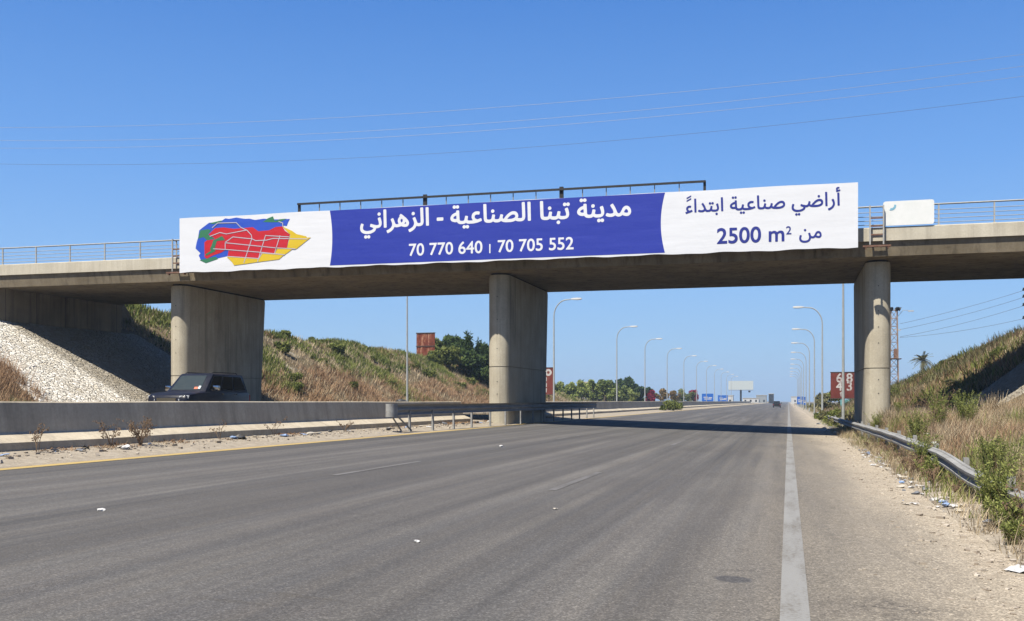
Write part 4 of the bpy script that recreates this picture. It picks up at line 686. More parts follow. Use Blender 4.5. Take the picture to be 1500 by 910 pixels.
# ------------------------------------------------------------------ vehicles
def glossy(name, col, rough=.25, metal=0, coat=.25):
    t = NT(name); n = t.noise(t.obj(), 6, 4, .6)
    c = t.mix(t.mr(n, .4, .75, 0, .12), col, (.20, .18, .15))
    t.b.inputs['Coat Weight'].default_value = coat; t.b.inputs['Coat Roughness'].default_value = .08
    return t.done(c, rough, metal, .22)
M['car_glass'] = glossy('tinted_glass', (.012, .014, .014), .05, 0, .3)
M['screen_glass'] = glossy('windscreen_glass', (.05, .065, .065), .08, 0, .3)
M['chrome'] = glossy('chrome', (.75, .76, .78), .12, 1, 0)
M['headlight'] = glossy('headlight_lens', (.75, .77, .78), .1, 0, .8)
M['tail_red'] = glossy('tail_lens', (.35, .02, .02), .2)
def make_car(name, label, paint, L=4.7, W=1.86, zs=(1.08, 1.16, 1.82), cab=(1.2, 4.62, 1.95, 4.42), suv=True):
    hood, belt, roof = zs; hw = W / 2; cf, cr, rf, rr_ = cab
    t = tag(empty(name), label, 'car')
    def ring(y, w_, zb, zt):
        return [(-w_ * .9, y, zb), (w_ * .9, y, zb), (w_, y, zb + .1), (w_, y, zt - .16), (w_ * .97, y, zt - .05), (w_ * .86, y, zt), (-w_ * .86, y, zt), (-w_ * .97, y, zt - .05), (-w_, y, zt - .16), (-w_, y, zb + .1)]
    m = MB(); m.loft([ring(0, hw * .84, .42, hood - .2), ring(.06, hw * .92, .34, hood - .1), ring(.22, hw * .98, .28, hood - .03), ring(.7, hw, .26, hood + .03), ring(cf, hw, .26, belt - .02), ring(cf + .5, hw, .26, belt), ring(cr - .1, hw, .26, belt), ring(L - .1, hw * .97, .32, belt - .02), ring(L, hw * .9, .45, belt - .12)])
    body = m.build('body', paint, t, smooth=True)
    # cabin: side glass leans in, roof is rounded
    wb, wr = hw * .93, hw * .78
    A = lambda s, y, z, k: (s * (wb + (wr - wb) * k), y, z)
    def cabring(k):
        z = belt - .03 + (roof - belt + .03) * k; y0 = cf + (rf - cf) * k; y1 = cr + (rr_ - cr) * k; w_ = wb + (wr - wb) * k
        return [(-w_, y0 + .10, z), (-w_ * .8, y0, z), (w_ * .8, y0, z), (w_, y0 + .10, z), (w_, y1 - .10, z), (w_ * .85, y1, z), (-w_ * .85, y1, z), (-w_, y1 - .10, z)]
    def inset(r, dz, s_):
        cx = sum(p[0] for p in r) / 8; cy = sum(p[1] for p in r) / 8
        return [(cx + (p[0] - cx) * s_, cy + (p[1] - cy) * s_, p[2] + dz) for p in r]
    top = cabring(1); m = MB(); m.loft([cabring(0), cabring(.5), top, inset(top, .035, .96), inset(top, .055, .86)])
    m.build('cabin', paint, t, smooth=True)
    def quad(name, pts, mat, out, parent=t, th=.012):
        a, b, c, d_ = [Vector(p) for p in pts]; n_ = (b - a).cross(d_ - a).normalized()
        if n_.dot(Vector(out)) < 0: n_ = -n_
        m = MB(); m.loft([[p - n_ * .01 for p in (a, b, c, d_)], [p + n_ * th for p in (a, b, c, d_)]]); return m.build(name, mat, parent)
    def P(s, yk, k):   # on a side: yk 0..1 along, k 0..1 up
        y0 = cf + .10 + (rf - cf) * k; y1 = cr - .10 + (rr_ - cr) * k
        return A(s, y0 + (y1 - y0) * yk, belt - .03 + (roof - belt + .03) * k, k)
    def F(u, k, front=True):
        y = cf + (rf - cf) * k if front else cr + (rr_ - cr) * k
        w_ = (wb + (wr - wb) * k) * .8 * (1 if front else 1.06); return (u * w_, y, belt - .03 + (roof - belt + .03) * k)
    ws = quad('windscreen', [F(-.97, .10), F(.97, .10), F(.97, .93), F(-.97, .93)], M['screen_glass'], (0, -1, .4))
    quad('rear_window', [F(-.9, .15, False), F(.9, .15, False), F(.9, .9, False), F(-.9, .9, False)], M['car_glass'], (0, 1, .3))
    for s in (-1, 1):
        for a, b in (((.05, .33), (.36, .64), (.67, .95)) if suv else ((.10, .46), (.50, .88))):
            quad('side_window', [P(s, a + (.0 if a > .1 else .02), .12), P(s, b, .12), P(s, b - (.03 if b > .9 else 0), .90), P(s, a + (.01 if a < .1 else 0), .90)], M['car_glass'], (s, 0, .2))
        m = MB(); m.box((s * (hw + .15), cf + .55, belt + .12), (.26, .14, .20)); mi = m.build('wing_mirror', M['chrome'] if suv else paint, t, smooth=True, bevel=.03)
        m = MB(); m.box((s * (hw + .02), cf + .55, belt + .03), (.12, .05, .05)); m.build('mirror_arm', M['rubber'], mi)
        m = MB(); hl = [(s * hw * .55, .015, hood - .30), (s * hw * .93, .13, hood - .29), (s * hw * .95, .15, hood - .10), (s * hw * .60, .05, hood - .12)]
        m.loft([[(x, y - .03, z) for x, y, z in hl], [(x, y + .12, z) for x, y, z in hl]]); m.build('headlight', M['headlight'], t)
        m = MB(); m.box((s * hw * .84, L - .02, belt - .30), (.20, .08, .32)); m.build('tail_light', M['tail_red'], t)
        for y in (cf - .25 if not suv else .92, L - .95):
            m = MB(); m.tube([(s * (hw - .22), y, .36), (s * (hw + .01), y, .36)], .36, 20); wh = m.build('wheel', M['rubber'], t)
            m = MB(); m.tube([(s * (hw - .1), y, .36), (s * (hw + .025), y, .36)], .22, 14); m.build('rim', M['chrome'], wh)
        for y in (cf + 1.25, cf + 2.25):
            m = MB(); m.box((s * (hw + .012), y, belt - .12), (.03, .16, .035)); m.build('door_handle', M['chrome'], t)
        if suv:
            m = MB(); m.tube([(s * wr * .82, rf + .25, roof + .05), (s * wr * .82, rf + .35, roof + .10), (s * wr * .82, rr_ - .4, roof + .10), (s * wr * .82, rr_ - .3, roof + .05)], .02, 6); m.build('roof_rail', M['rubber'], t)
    m = MB(); m.box((0, .0, hood - .28), (hw * .9, .06, .16)); m.build('grille', M['chrome'], t)
    m = MB(); m.box((0, -.02, .52), (W * .92, .16, .20)); m.build('bumper', M['rubber'], t, bevel=.03)
    m = MB(); m.box((0, L + .01, .52), (W * .92, .14, .20)); m.build('bumper', M['rubber'], t, bevel=.03)
    if suv:
        quad('sticker', [F(.52, .14), F(.76, .14), F(.76, .26), F(.52, .26)], plain('orange_paper', (.80, .20, .10), .6), (0, -1, .4), ws, .018)
        quad('sticker', [F(.78, .15), F(.93, .15), F(.93, .32), F(.78, .32)], plain('white_paper', (.75, .78, .78), .6), (0, -1, .4), ws, .018)
    return t
suv = make_car('suv', 'dark blue off-road car behind the concrete barrier in front of the left pier', glossy('dark_blue_paint', (.004, .006, .018), .42, 0, .1))
suv.location = (-22.98, 34.0, .80)
hb = make_car('hatchback', 'small dark car driving away far down the road', glossy('black_paint', (.012, .012, .013), .3), 4.1, 1.72, (.86, .94, 1.45), (1.0, 4.0, 1.75, 3.5), False)
hb.location = (-2.6, 244, .09); hb.rotation_euler = (0, 0, math.pi)

# ------------------------------------------------------------------ boards, signs and far things
M['rust_red'] = mat_rust('faded_red_board', (.16, .035, .025), (.20, .045, .032), (.26, .07, .05), .8)
M['rust'] = mat_rust('rusted_sheet', (.10, .028, .018), (.24, .06, .03), (.75, .45, .28), 1.6)
M['brown_steel'] = plain('brown_steel', (.10, .06, .045), .8)
def board(x, y, z, w_, h, label, cat, mat, post, glyphs=(), rz=0, legs=(.2, .8), frame=True):
    t = tag(empty('hoarding', (x, y, 0), rz), label, cat)
    m = MB(); m.span((-w_ / 2, -.06, z), (w_ / 2, .06, z + h)); p = m.build('panel', mat, t)
    if frame:
        for a, b in (((-w_ / 2 - .05, -.09, z + h), (w_ / 2 + .05, .09, z + h + .08)), ((-w_ / 2 - .05, -.09, z - .08), (w_ / 2 + .05, .09, z))):
            m = MB(); m.span(a, b); m.build('frame_bar', M['brown_steel'], t)
    for k in legs:
        xx = -w_ / 2 + w_ * k; m = MB(); m.span((xx - .07, .07, -.4), (xx + .07, .21, z + h * .9)); m.build('post', post, t)
    for key, gx_, gz_, s_ in glyphs:
        polys = [[(q[0] * s_ / 1000 + gx_, q[1] * s_ / 1000 + gz_) for q in l] for l in loops(key)]
        print_mesh('lettering', polys, M['peel'], t, -.066)
    return t
M['peel'] = mat_rust('peeling_white_paint', (.24, .07, .05), (.62, .58, .54), (.70, .68, .65), 2.2)
b1 = board(6.9, 115, 1.9, 5.0, 2.75, 'big dark red board with peeling white figures left of the right pier', 'hoarding', M['rust_red'], M['brown_steel'],
      [('n68', -1.95, 3.62, 1.35), ('n43', -1.95, 2.72, 1.35), ('nt', -1.55, 2.05, 1.0)], 0, (.25, .75))
m = MB(); m.span((-1.5, -.1, .45), (-.5, .0, 1.75)); m.build('notice', plain('teal_notice', (.16, .42, .42), .6), b1)
b2 = board(-28.9, 120, 2.4, 2.7, 3.2, 'narrow dark red board with a white disc just right of the middle pier', 'hoarding', M['rust_red'], M['brown_steel'], [('ni', .45, 4.0, .7), ('ni', .45, 3.3, .7), ('ni', .45, 2.65, .7)])
print_mesh('white_disc', [[(.78 + .42 * math.cos(a), 5.05 + .42 * math.sin(a)) for a in np.linspace(0, 6.2, 28)], [(.78 + .17 * math.cos(a), 5.05 + .17 * math.sin(a)) for a in np.linspace(0, 6.2, 20)]], M['peel'], b2, -.066)
# rusty sheet-metal tank on the bank
t = tag(empty('sheet_metal_hoarding', (-43.2, 118, 5.6)), 'rusty sheet metal hoarding standing on top of the left bank', 'hoarding')
for k in range(4):
    m = MB(); m.span((-1.2 + k * .6, -.03 - .02 * (k % 2), 1.0), (-.6 + k * .6, .03, 4.35)); m.build('sheet', M['rust'], t)
for z in (2.7, 4.33):
    m = MB(); m.span((-1.25, -.10, z), (1.25, .05, z + .10)); m.build('frame_bar', M['brown_steel'], t)
for x in (-1.1, 1.1):
    m = MB(); m.span((x - .06, .05, -.6), (x + .06, .17, 4.3)); m.build('post', M['brown_steel'], t)
# billboard on one column, far off
M['billboard'] = plain('pale_billboard', (.60, .66, .66), .6, var=.05)
t = tag(empty('billboard', (-18.6, 420, .5), 0), 'wide pale blank billboard on a single dark column far down the road', 'billboard')
m = MB(); m.span((-4.9, -.3, 5.7), (4.9, .3, 9.3)); p = m.build('panel', M['billboard'], t)
for k in range(1, 12):
    m = MB(); m.span((-4.9 + k * .817, -.32, 5.75), (-4.86 + k * .817, -.3, 9.25)); m.build('panel_joint', M['pole'], p)
m = MB(); m.tube([(0, .2, -.5), (0, .2, 5.7)], .38, 12); m.build('column', M['black_steel'], t, smooth=True)
m = MB(); m.span((-4.9, -.9, 5.5), (4.9, -.3, 5.6)); m.build('catwalk', M['brown_steel'], t)
m = MB(); m.box((3.4, -.5, 5.0), (.8, .6, .7)); m.build('lamp_box', M['black_steel'], t)
M['sign_blue'] = plain('sign_blue', (.01, .13, .55), .4, var=.05)
def road_sign(x, y, z, w_, h, label):
    t = tag(empty('direction_sign', (x, y, z)), label, 'road sign', 'blue direction signs')
    m = MB(); m.span((-w_ / 2, -.04, .5), (w_ / 2, .04, .5 + h)); p = m.build('panel', M['sign_blue'], t)
    m = MB()
    for a, b, c in ((-.36, .02, .56), (.08, .40, .50), (-.30, .34, .34)):
        m = MB(); m.span((a * w_, -.05, .5 + h * c - .11), (b * w_, -.042, .5 + h * c + .11)); m.build('white_text', M['white_paint'], p)
    for k in (-.36, .36):
        m = MB(); m.span((k * w_ - .06, .04, -.4), (k * w_ + .06, .14, .5 + h)); m.build('post', M['pole'], t)
road_sign(-25.0, 330, .9, 3.6, 2.6, 'blue direction sign on the left, the larger of the two beside the median')
road_sign(-24.5, 400, .9, 3.8, 2.5, 'blue direction sign on the left, the smaller and farther one')
road_sign(3.2, 300, .2, 1.7, 2.2, 'blue direction sign on the right verge, the wider one beside the lamps')
road_sign(3.75, 252, .2, .8, 1.9, 'narrow blue direction sign on the right verge in front of the wider one')
def house(x, y, w_, d_, h, label, mat, flat=True):
    t = tag(empty('building', (x, y, 0)), label, 'building')
    m = MB(); m.span((-w_ / 2, 0, -.5), (w_ / 2, d_, h)); m.build('wall', mat, t)
    m = MB(); m.span((-w_ / 2 - .2, -.2, h), (w_ / 2 + .2, d_ + .2, h + .3)); m.build('roof', M['fascia'], t)
    for k in range(max(1, int(w_ / 3))):
        for z in np.arange(1.2, h - 1, 3):
            m = MB(); xx = -w_ / 2 + (k + .5) * w_ / max(1, int(w_ / 3)); m.span((xx - .5, -.03, z), (xx + .5, .05, z + 1.2)); m.build('window', M['car_glass'], t)
M['render_white'] = plain('whitewash', (.66, .65, .62), .8, var=.08)
M['render_grey'] = plain('grey_render', (.34, .36, .36), .8, var=.1)
house(-32, 560, 6, 8, 4.5, 'small white building right of the blue signs', M['render_white'])
house(-21, 600, 9, 8, 3.2, 'low pale building under the far billboard', M['render_white'])
house(-15.5, 620, 6, 9, 5.0, 'grey block left of the far car, beside a dark narrow one', M['render_grey'])
house(-10.2, 640, 3.0, 6, 6.0, 'dark narrow block just left of the far car', M['black_steel'])
house(4.2, 700, 5, 6, 4.5, 'tiny white building just right of the far car', M['render_white'])
house(-52, 262, 3.2, 5, 6.4, 'white block among the dark trees left of the lamps', M['render_white'])
house(-48, 235, 3.4, 3.6, 3.4, 'low white-roofed shed among the orchard trees', M['render_white'])

# lattice floodlight mast
def mast(x, y, z, h, w0, label, mat, lights):
    t = tag(empty('lattice_mast', (x, y, z)), label, 'mast')
    m = MB(); cs = [(-1, -1), (1, -1), (1, 1), (-1, 1)]; n = int(h / 1.1)
    wz = lambda z_: w0 * (1 - .35 * z_ / h)
    for cx, cy in cs: m.tube([(cx * w0, cy * w0, 0), (cx * wz(h), cy * wz(h), h)], .06, 5)
    for k in range(n):
        za, zb = h * k / n, h * (k + 1) / n
        for i in range(4):
            a, b = cs[i], cs[(i + 1) % 4]
            if k % 2: a, b = b, a
            m.tube([(a[0] * wz(za), a[1] * wz(za), za), (b[0] * wz(zb), b[1] * wz(zb), zb)], .035, 4)
            m.tube([(a[0] * wz(zb), a[1] * wz(zb), zb), (b[0] * wz(zb), b[1] * wz(zb), zb)], .03, 4)
    m.build('lattice', mat, t)
    m = MB(); m.box((0, 0, h * .53), (w0 * 3, w0 * 2.2, .12)); m.build('platform', M['brown_steel'], t)
    m = MB(); m.box((.25, -.2, h * .53 + .75), (.6, .6, 1.3)); m.build('cabinet', M['rustlight'], t)
    for i in range(lights):
        a = 2 * math.pi * i / lights; l_ = MB(); l_.tube([(.55 * math.cos(a), .55 * math.sin(a) - .1, h + .25), (.85 * math.cos(a), .85 * math.sin(a) - .1, h + .1)], [.18, .30], 10); l_.build('floodlight', M['black_steel'], t)
    m = MB(); m.tube([(0, 0, h * .9), (1.2, 0, h + .0), (2.0, 0, h - .1)], .035, 5); m.build('arm', M['pole'], t)
    m = MB(); m.box((2.2, 0, h - .15), (.7, .3, .16)); m.build('lamp_head', M['lamp_head'], t)
    return t
M['mast_paint'] = mat_rust('flaking_mast_paint', (.36, .19, .11), (.42, .29, .20), (.52, .47, .42), 1.2)
mast(14.15, 150, -.2, 14.4, .62, 'lattice mast with dark floodlights behind the right pier', M['mast_paint'], 6)
mast(13.1, 156, -.2, 12.2, .5, 'grey lattice mast half hidden by the right pier', M['pole'], 3)

# overhead lines
M['wire'] = plain('pale_wire', (.40, .40, .40), .5, .5)
M['wire_dark'] = plain('dark_wire', (.10, .10, .10), .6)
def wire(pts, r, label, group, mat):
    cx = [p[0] for p in pts]; cz = [p[2] for p in pts]
    co = np.polyfit(cx, cz, 2); m = MB(); x_ = np.linspace(cx[0], cx[-1], 48)
    m.tube([(x, np.interp(x, cx, [p[1] for p in pts]), float(np.polyval(co, x))) for x in x_], r, 5)
    o = m.build('power_line', mat); tag(o, label, 'power line', group); return o
for i, (pts, nm) in enumerate([([(-90, 34.0), (-62.7, 32.4), (-27, 31.75), (20.4, 32.7)], 'topmost'), ([(-90, 32.44), (-52.6, 30.5), (-16.7, 30.26), (20.4, 31.66)], 'second from the top'), ([(-90, 31.55), (-52.6, 29.7), (-16.7, 29.52), (20.4, 30.74)], 'third from the top'), ([(-90, 29.61), (-46.2, 27.7), (-10, 27.43), (20.4, 29.02)], 'lowest and darkest')]):
    co = np.polyfit([p[0] for p in pts], [p[1] for p in pts], 2)
    wire([(x, 100, float(np.polyval(co, x))) for x in np.linspace(-125, 45, 9)], .015 if i < 3 else .014, f'thin power line high above the bridge, {nm} of the four', 'power lines above the bridge', M['wire'] if i < 3 else M['wire_dark'])
for i, (z0, z1, zm) in enumerate([(12.3, 16.1, 13.9), (11.5, 15.2, 13.0), (10.5, 14.1, 11.9), (10.4, 12.4, 11.0)]):
    wire([(14.9, 150, z0), (22, 148, zm), (29.8, 146, z1)], .022, 'dark cable between the lattice mast and the right edge, ' + ['topmost', 'second from the top', 'third from the top', 'lowest'][i], 'cables from the lattice mast', M['wire_dark'])
t = tag(empty('utility_pole', (30.3, 146, 0)), 'utility pole with stacked insulators at the right edge above the bank', 'utility pole')
m = MB(); m.tube([(0, 0, 0), (0, 0, 17)], [.2, .12], 8); m.build('pole', M['brown_steel'], t)
for z in (12.4, 14.1, 15.2, 16.1):
    m = MB(); m.span((-.7, -.06, z - .06), (.6, .06, z + .06)); m.build('crossarm', M['black_steel'], t)
    m = MB(); m.tube([(-.55, 0, z), (-.55, 0, z + .15), (-.55, 0, z + .16), (-.55, 0, z + .34)], [.12, .16, .09, .12], 8); m.build('insulator', M['black_steel'], t)

# ------------------------------------------------------------------ vegetation
M['straw'] = mat_leaf('dry_straw', (.20, .145, .085), (.62, .51, .34), .25)
M['rustgrass'] = mat_leaf('red_brown_straw', (.17, .10, .055), (.45, .30, .18), .25)
M['scrub'] = mat_leaf('scrub_leaf', (.050, .072, .016), (.25, .27, .075), .3)
M['weed'] = mat_leaf('weed_leaf', (.085, .11, .025), (.36, .38, .12), .35)
M['olive'] = mat_leaf('dusty_olive_leaf', (.075, .078, .034), (.29, .265, .13), .25)
M['darkleaf'] = mat_leaf('dark_tree_leaf', (.016, .034, .010), (.085, .125, .032), .2)
M['orchard'] = mat_leaf('orchard_leaf', (.06, .095, .022), (.36, .40, .12), .3)
M['redflower'] = mat_leaf('crimson_blossom', (.10, .012, .022), (.36, .03, .07), .3)
M['orangeleaf'] = mat_leaf('orange_leaf', (.07, .06, .02), (.30, .19, .07), .3)
M['bark'] = plain('bark', (.12, .09, .06), .9, var=.3)
M['twig'] = plain('dry_twig', (.26, .17, .10), .9, var=.25)

def quads_obj(name, co, tint, mat, parent=None, kind=None):
    n = len(co) // 4
    me = bpy.data.meshes.new(name); me.vertices.add(len(co)); me.vertices.foreach_set('co', np.ascontiguousarray(co, dtype=np.float32).ravel())
    me.loops.add(len(co)); me.loops.foreach_set('vertex_index', np.arange(len(co), dtype=np.int32))
    me.polygons.add(n); me.polygons.foreach_set('loop_start', np.arange(n, dtype=np.int32) * 4); me.polygons.foreach_set('loop_total', np.full(n, 4, dtype=np.int32))
    at = me.attributes.new('tint', 'FLOAT', 'POINT'); at.data.foreach_set('value', np.ascontiguousarray(tint, dtype=np.float32))
    me.update(); me.materials.append(mat)
    o = bpy.data.objects.new(name, me); C.objects.link(o)
    if parent: o.parent = parent
    if kind: o['kind'] = kind
    return o
def blades(r, base, h, w_, lean, azi=None, seg=2):
    """curved tapering blades rooted at base (n,3)"""
    n = len(base); az = r.uniform(0, 6.283, n) if azi is None else azi
    d = np.stack([np.cos(az), np.sin(az), 0 * az], 1); s_ = np.stack([-np.sin(az + .6), np.cos(az + .6), 0 * az], 1)
    ks = np.linspace(0, 1, seg + 1); out = []
    P = [base + d * (lean * h * k ** 1.7)[:, None] + np.array([0, 0, 1.]) * (h * (k - .18 * lean * k * k))[:, None] for k in ks]
    W = [s_ * (w_ * (1 - .85 * k))[:, None] / 2 for k in ks]
    for a in range(seg): out.append(np.stack([P[a] - W[a], P[a] + W[a], P[a + 1] + W[a + 1], P[a + 1] - W[a + 1]], 1))
    return np.concatenate(out, 0), seg
def field(name, mat, n, xr, yr, h, w_, nb, keep=None, seed=1, spread=.25, seg=1, lean=(.15, .8), patch=3.0, tint=(.2, .8)):
    r = np.random.default_rng(seed); x = r.uniform(*xr, n); y = r.uniform(*yr, n)
    g = wav(x * 1.0 + seed * 13, y, patch)
    k = r.uniform(0, 1, n) < np.clip(.55 + g * .8, .06, 1)
    if keep is not None: k &= keep(x, y)
    x, y, g = x[k], y[k], g[k]; m = len(x)
    X = np.repeat(x, nb) + r.normal(0, spread, m * nb); Y = np.repeat(y, nb) + r.normal(0, spread, m * nb)
    hc = np.repeat(r.uniform(.5, 1.25, m) * (1 + .3 * g), nb) * h * r.uniform(.5, 1.1, m * nb)
    tc_ = np.repeat(np.clip(r.normal((tint[0] + tint[1]) / 2, .22, m) + .25 * wav(x, y + seed * 7, 1.6), 0, 1), nb)
    base = np.stack([X, Y, hz(X, Y) - .03], 1)
    q, sg = blades(r, base, np.clip(hc, .05, 9), w_ * r.uniform(.6, 1.4, m * nb), r.uniform(*lean, m * nb), None, seg)
    t = np.clip(np.tile(tc_, sg) + r.normal(0, .12, len(q)), 0, 1)
    o = quads_obj(name, q.reshape(-1, 3), np.repeat(t, 4), mat, None, 'stuff'); return o
def leaf_cloud(r, n, lobes, size, upright=.2):
    """leaf quads through a volume made of lobes (cx,cy,cz,rx,rz); denser towards the outside"""
    lb = np.array(lobes); wgt = lb[:, 3] ** 2 * lb[:, 4]; pick = r.choice(len(lb), n, p=wgt / wgt.sum()); L_ = lb[pick]
    d = r.normal(0, 1, (n, 3)); d /= np.linalg.norm(d, axis=1)[:, None]
    rad = r.uniform(.25, 1.06, n) ** .55
    rad *= 1 + .16 * np.sin(d[:, 0] * 7 + pick) * np.cos(d[:, 2] * 6 + pick * 2) + .12 * np.sin(d[:, 1] * 11 + pick)
    c = L_[:, :3] + d * rad[:, None] * np.stack([L_[:, 3], L_[:, 3], L_[:, 4]], 1)
    u = r.normal(0, 1, (n, 3)) + np.array([0, 0, upright * 3]); u /= np.linalg.norm(u, axis=1)[:, None]
    v = np.cross(u, r.normal(0, 1, (n, 3))); v /= np.linalg.norm(v, axis=1)[:, None]
    s_ = size * r.uniform(.5, 1.3, n)
    a = u * (s_ * .9)[:, None]; b = v * (s_ * .42)[:, None]
    q = np.stack([c - a * .9, c - b, c + a, c + b], 1)
    tb = r.uniform(.25, .75, len(lb))[pick] + r.normal(0, .22, n)
    return q, np.clip(tb, 0, 1)
def bush_mesh(name, mat, seed, n, size, w_=1.0, h=1.0, k=7, stems=True):
    r = np.random.default_rng(seed); lobes = []
    for i in range(k):
        a = r.uniform(0, 6.28); d = r.uniform(0, .62) * w_
        lobes.append((d * math.cos(a), d * math.sin(a), h * r.uniform(.22, .72), w_ * r.uniform(.28, .5), h * r.uniform(.2, .38)))
    q, t = leaf_cloud(r, n, lobes, size)
    q[..., 2] = np.maximum(q[..., 2], -.02)
    base = np.zeros((26, 3)); base[:, :2] = r.normal(0, .10 * w_, (26, 2))
    b, _ = blades(r, base, r.uniform(.7, 1.15, 26) * h, np.full(26, .035 * max(.5, h)), r.uniform(.1, .7, 26), None, 2)
    co = np.concatenate([q, b]); tt = np.concatenate([t, np.full(len(b), .3)])
    o = quads_obj(name, co.reshape(-1, 3), np.repeat(tt, 4), mat); o.location = (0, 0, 0)
    return o

# grass on the banks: nobody could count it
lb = lambda x, y: (hz(x, y) > np.interp(x, BX, BZ) + .12) | (x > -33.2)
outside = lambda x, y: (y < 39.8) | (y > 58.2)
field('dry_grass', M['rustgrass'], 15000, (-44, -31.4), (58, 150), .62, .055, 11, lambda x, y: (x > -37.0 - 3 * wav(x, y, 9)) | (wav(x, y, 5) > .25), 3, .28, 1, (.1, .8))
field('dry_grass', M['straw'], 6500, (-46, -32), (58, 165), .55, .05, 11, lb, 4, .3, 1)
field('scrub_growth', M['scrub'], 15000, (-46, -33), (59, 165), .50, .10, 16, lambda x, y: wav(x, y + 40, 5) + .30 * (-36 - x) / 5 > -.06, 5, .30, 1, (.1, .7))
field('dry_grass', M['rustgrass'], 4200, (-43, -31.6), (22, 41.6), .55, .035, 14, lambda x, y: y < 40.4 + (-33 - x) * .22, 6, .25, 1)
field('scrub_growth', M['scrub'], 90, (-33.6, -32.2), (34, 40), .40, .06, 26, None, 8, .22, 1)
rk = lambda x, y: x > np.interp(y, [0, 40, 43, 60], [3.05, 3.2, 3.2, 3.6])
nearr = lambda x, y: rk(x, y) & ((y < 43.9) | (x < 7.7))
field('dry_grass', M['straw'], 7500, (3.1, 15), (9, 45), .52, .013, 22, nearr, 11, .17, 2, (.1, .8))
field('dry_grass', M['rustgrass'], 3600, (3.1, 15), (9, 45), .58, .014, 20, nearr, 12, .2, 2, (.1, .9))
field('green_weeds', M['weed'], 3600, (3.1, 14), (12, 46), .60, .020, 24, lambda x, y: nearr(x, y) & (wav(x, y, 3.2) > .05), 13, .16, 2, (.05, .55), tint=(.3, .9))
field('dry_grass', M['straw'], 1100, (2.35, 3.3), (9, 60), .30, .010, 16, None, 14, .12, 2, (.2, 1.0))
field('green_weeds', M['weed'], 420, (2.5, 3.4), (14, 110), .36, .02, 18, None, 15, .15, 2, (.1, .7), tint=(.3, .8))
field('dry_grass', M['straw'], 900, (3.3, 8), (43, 60), .6, .025, 16, None, 16, .2, 1)
field('dry_grass', M['rustgrass'], 9500, (4.2, 18), (58, 175), .55, .045, 13, rk, 21, .28, 1)
field('dry_grass', M['straw'], 6500, (3.6, 18), (58, 175), .55, .04, 13, rk, 22, .28, 1)
field('scrub_growth', M['olive'], 8000, (5, 18), (60, 175), .62, .085, 18, lambda x, y: wav(x, y, 5) > -.2, 23, .3, 1)
field('scrub_growth', M['scrub'], 5000, (4, 17), (58, 175), .60, .09, 20, lambda x, y: wav(x + 9, y, 5) > -.05, 24, .3, 1, tint=(.35, .9))
field('scrub_growth', M['olive'], 5000, (-60, -32), (165, 420), .7, .16, 9, None, 25, .6, 1)
field('scrub_growth', M['olive'], 3500, (4, 45), (150, 420), .7, .16, 9, None, 26, .6, 1)
field('dry_grass', M['straw'], 700, (-21, -15.8), (15, 200), .30, .03, 9, None, 27, .25, 1)
field('dry_grass', M['straw'], 260, (-14.55, -14.05), (10, 60), .16, .012, 14, None, 28, .14, 1, (.3, 1.2))

# shrubs one can tell apart
def spread(protos, spots, label, cat, group, name):
    for i, (x, y, s_, rz) in enumerate(spots):
        p = protos[i % len(protos)]; o = p if i < len(protos) else p.copy()
        if i >= len(protos): C.objects.link(o)
        o.name = name; o.location = (x, y, float(hz(x, y)) - .04); o.rotation_euler = (0, 0, rz); o.scale = (s_, s_, s_ * (.85 + .3 * ((i * 37) % 10) / 10))
        tag(o, label(i) if callable(label) else label, cat, group)
rr = random.Random(5)
green = [bush_mesh('shrub', M['scrub'], 30 + i, 1500, .13, 1.0, 1.0) for i in range(3)]
sp = []
while len(sp) < 34:
    x, y = rr.uniform(-43.5, -34), rr.uniform(61, 118)
    if hz(x, y) > 2.2: sp.append((x, y, rr.uniform(.55, 1.15), rr.uniform(0, 6)))
spread(green, sp, 'green scrub bush growing among dry grass on the left bank', 'shrub', 'shrubs on the left bank', 'shrub')
ol = [bush_mesh('shrub', M['olive'], 40 + i, 1300, .12, 1.0, 1.0) for i in range(2)] + [bush_mesh('shrub', M['scrub'], 44, 1500, .12, 1.0, 1.0)]
sp = []
while len(sp) < 30:
    x, y = rr.uniform(5.5, 15), rr.uniform(60, 125)
    if hz(x, y) > 1.0: sp.append((x, y, rr.uniform(.35, .7), rr.uniform(0, 6)))
spread(ol, sp, 'dusty scrub bush on the right bank beyond the bridge', 'shrub', 'shrubs on the right bank', 'shrub')

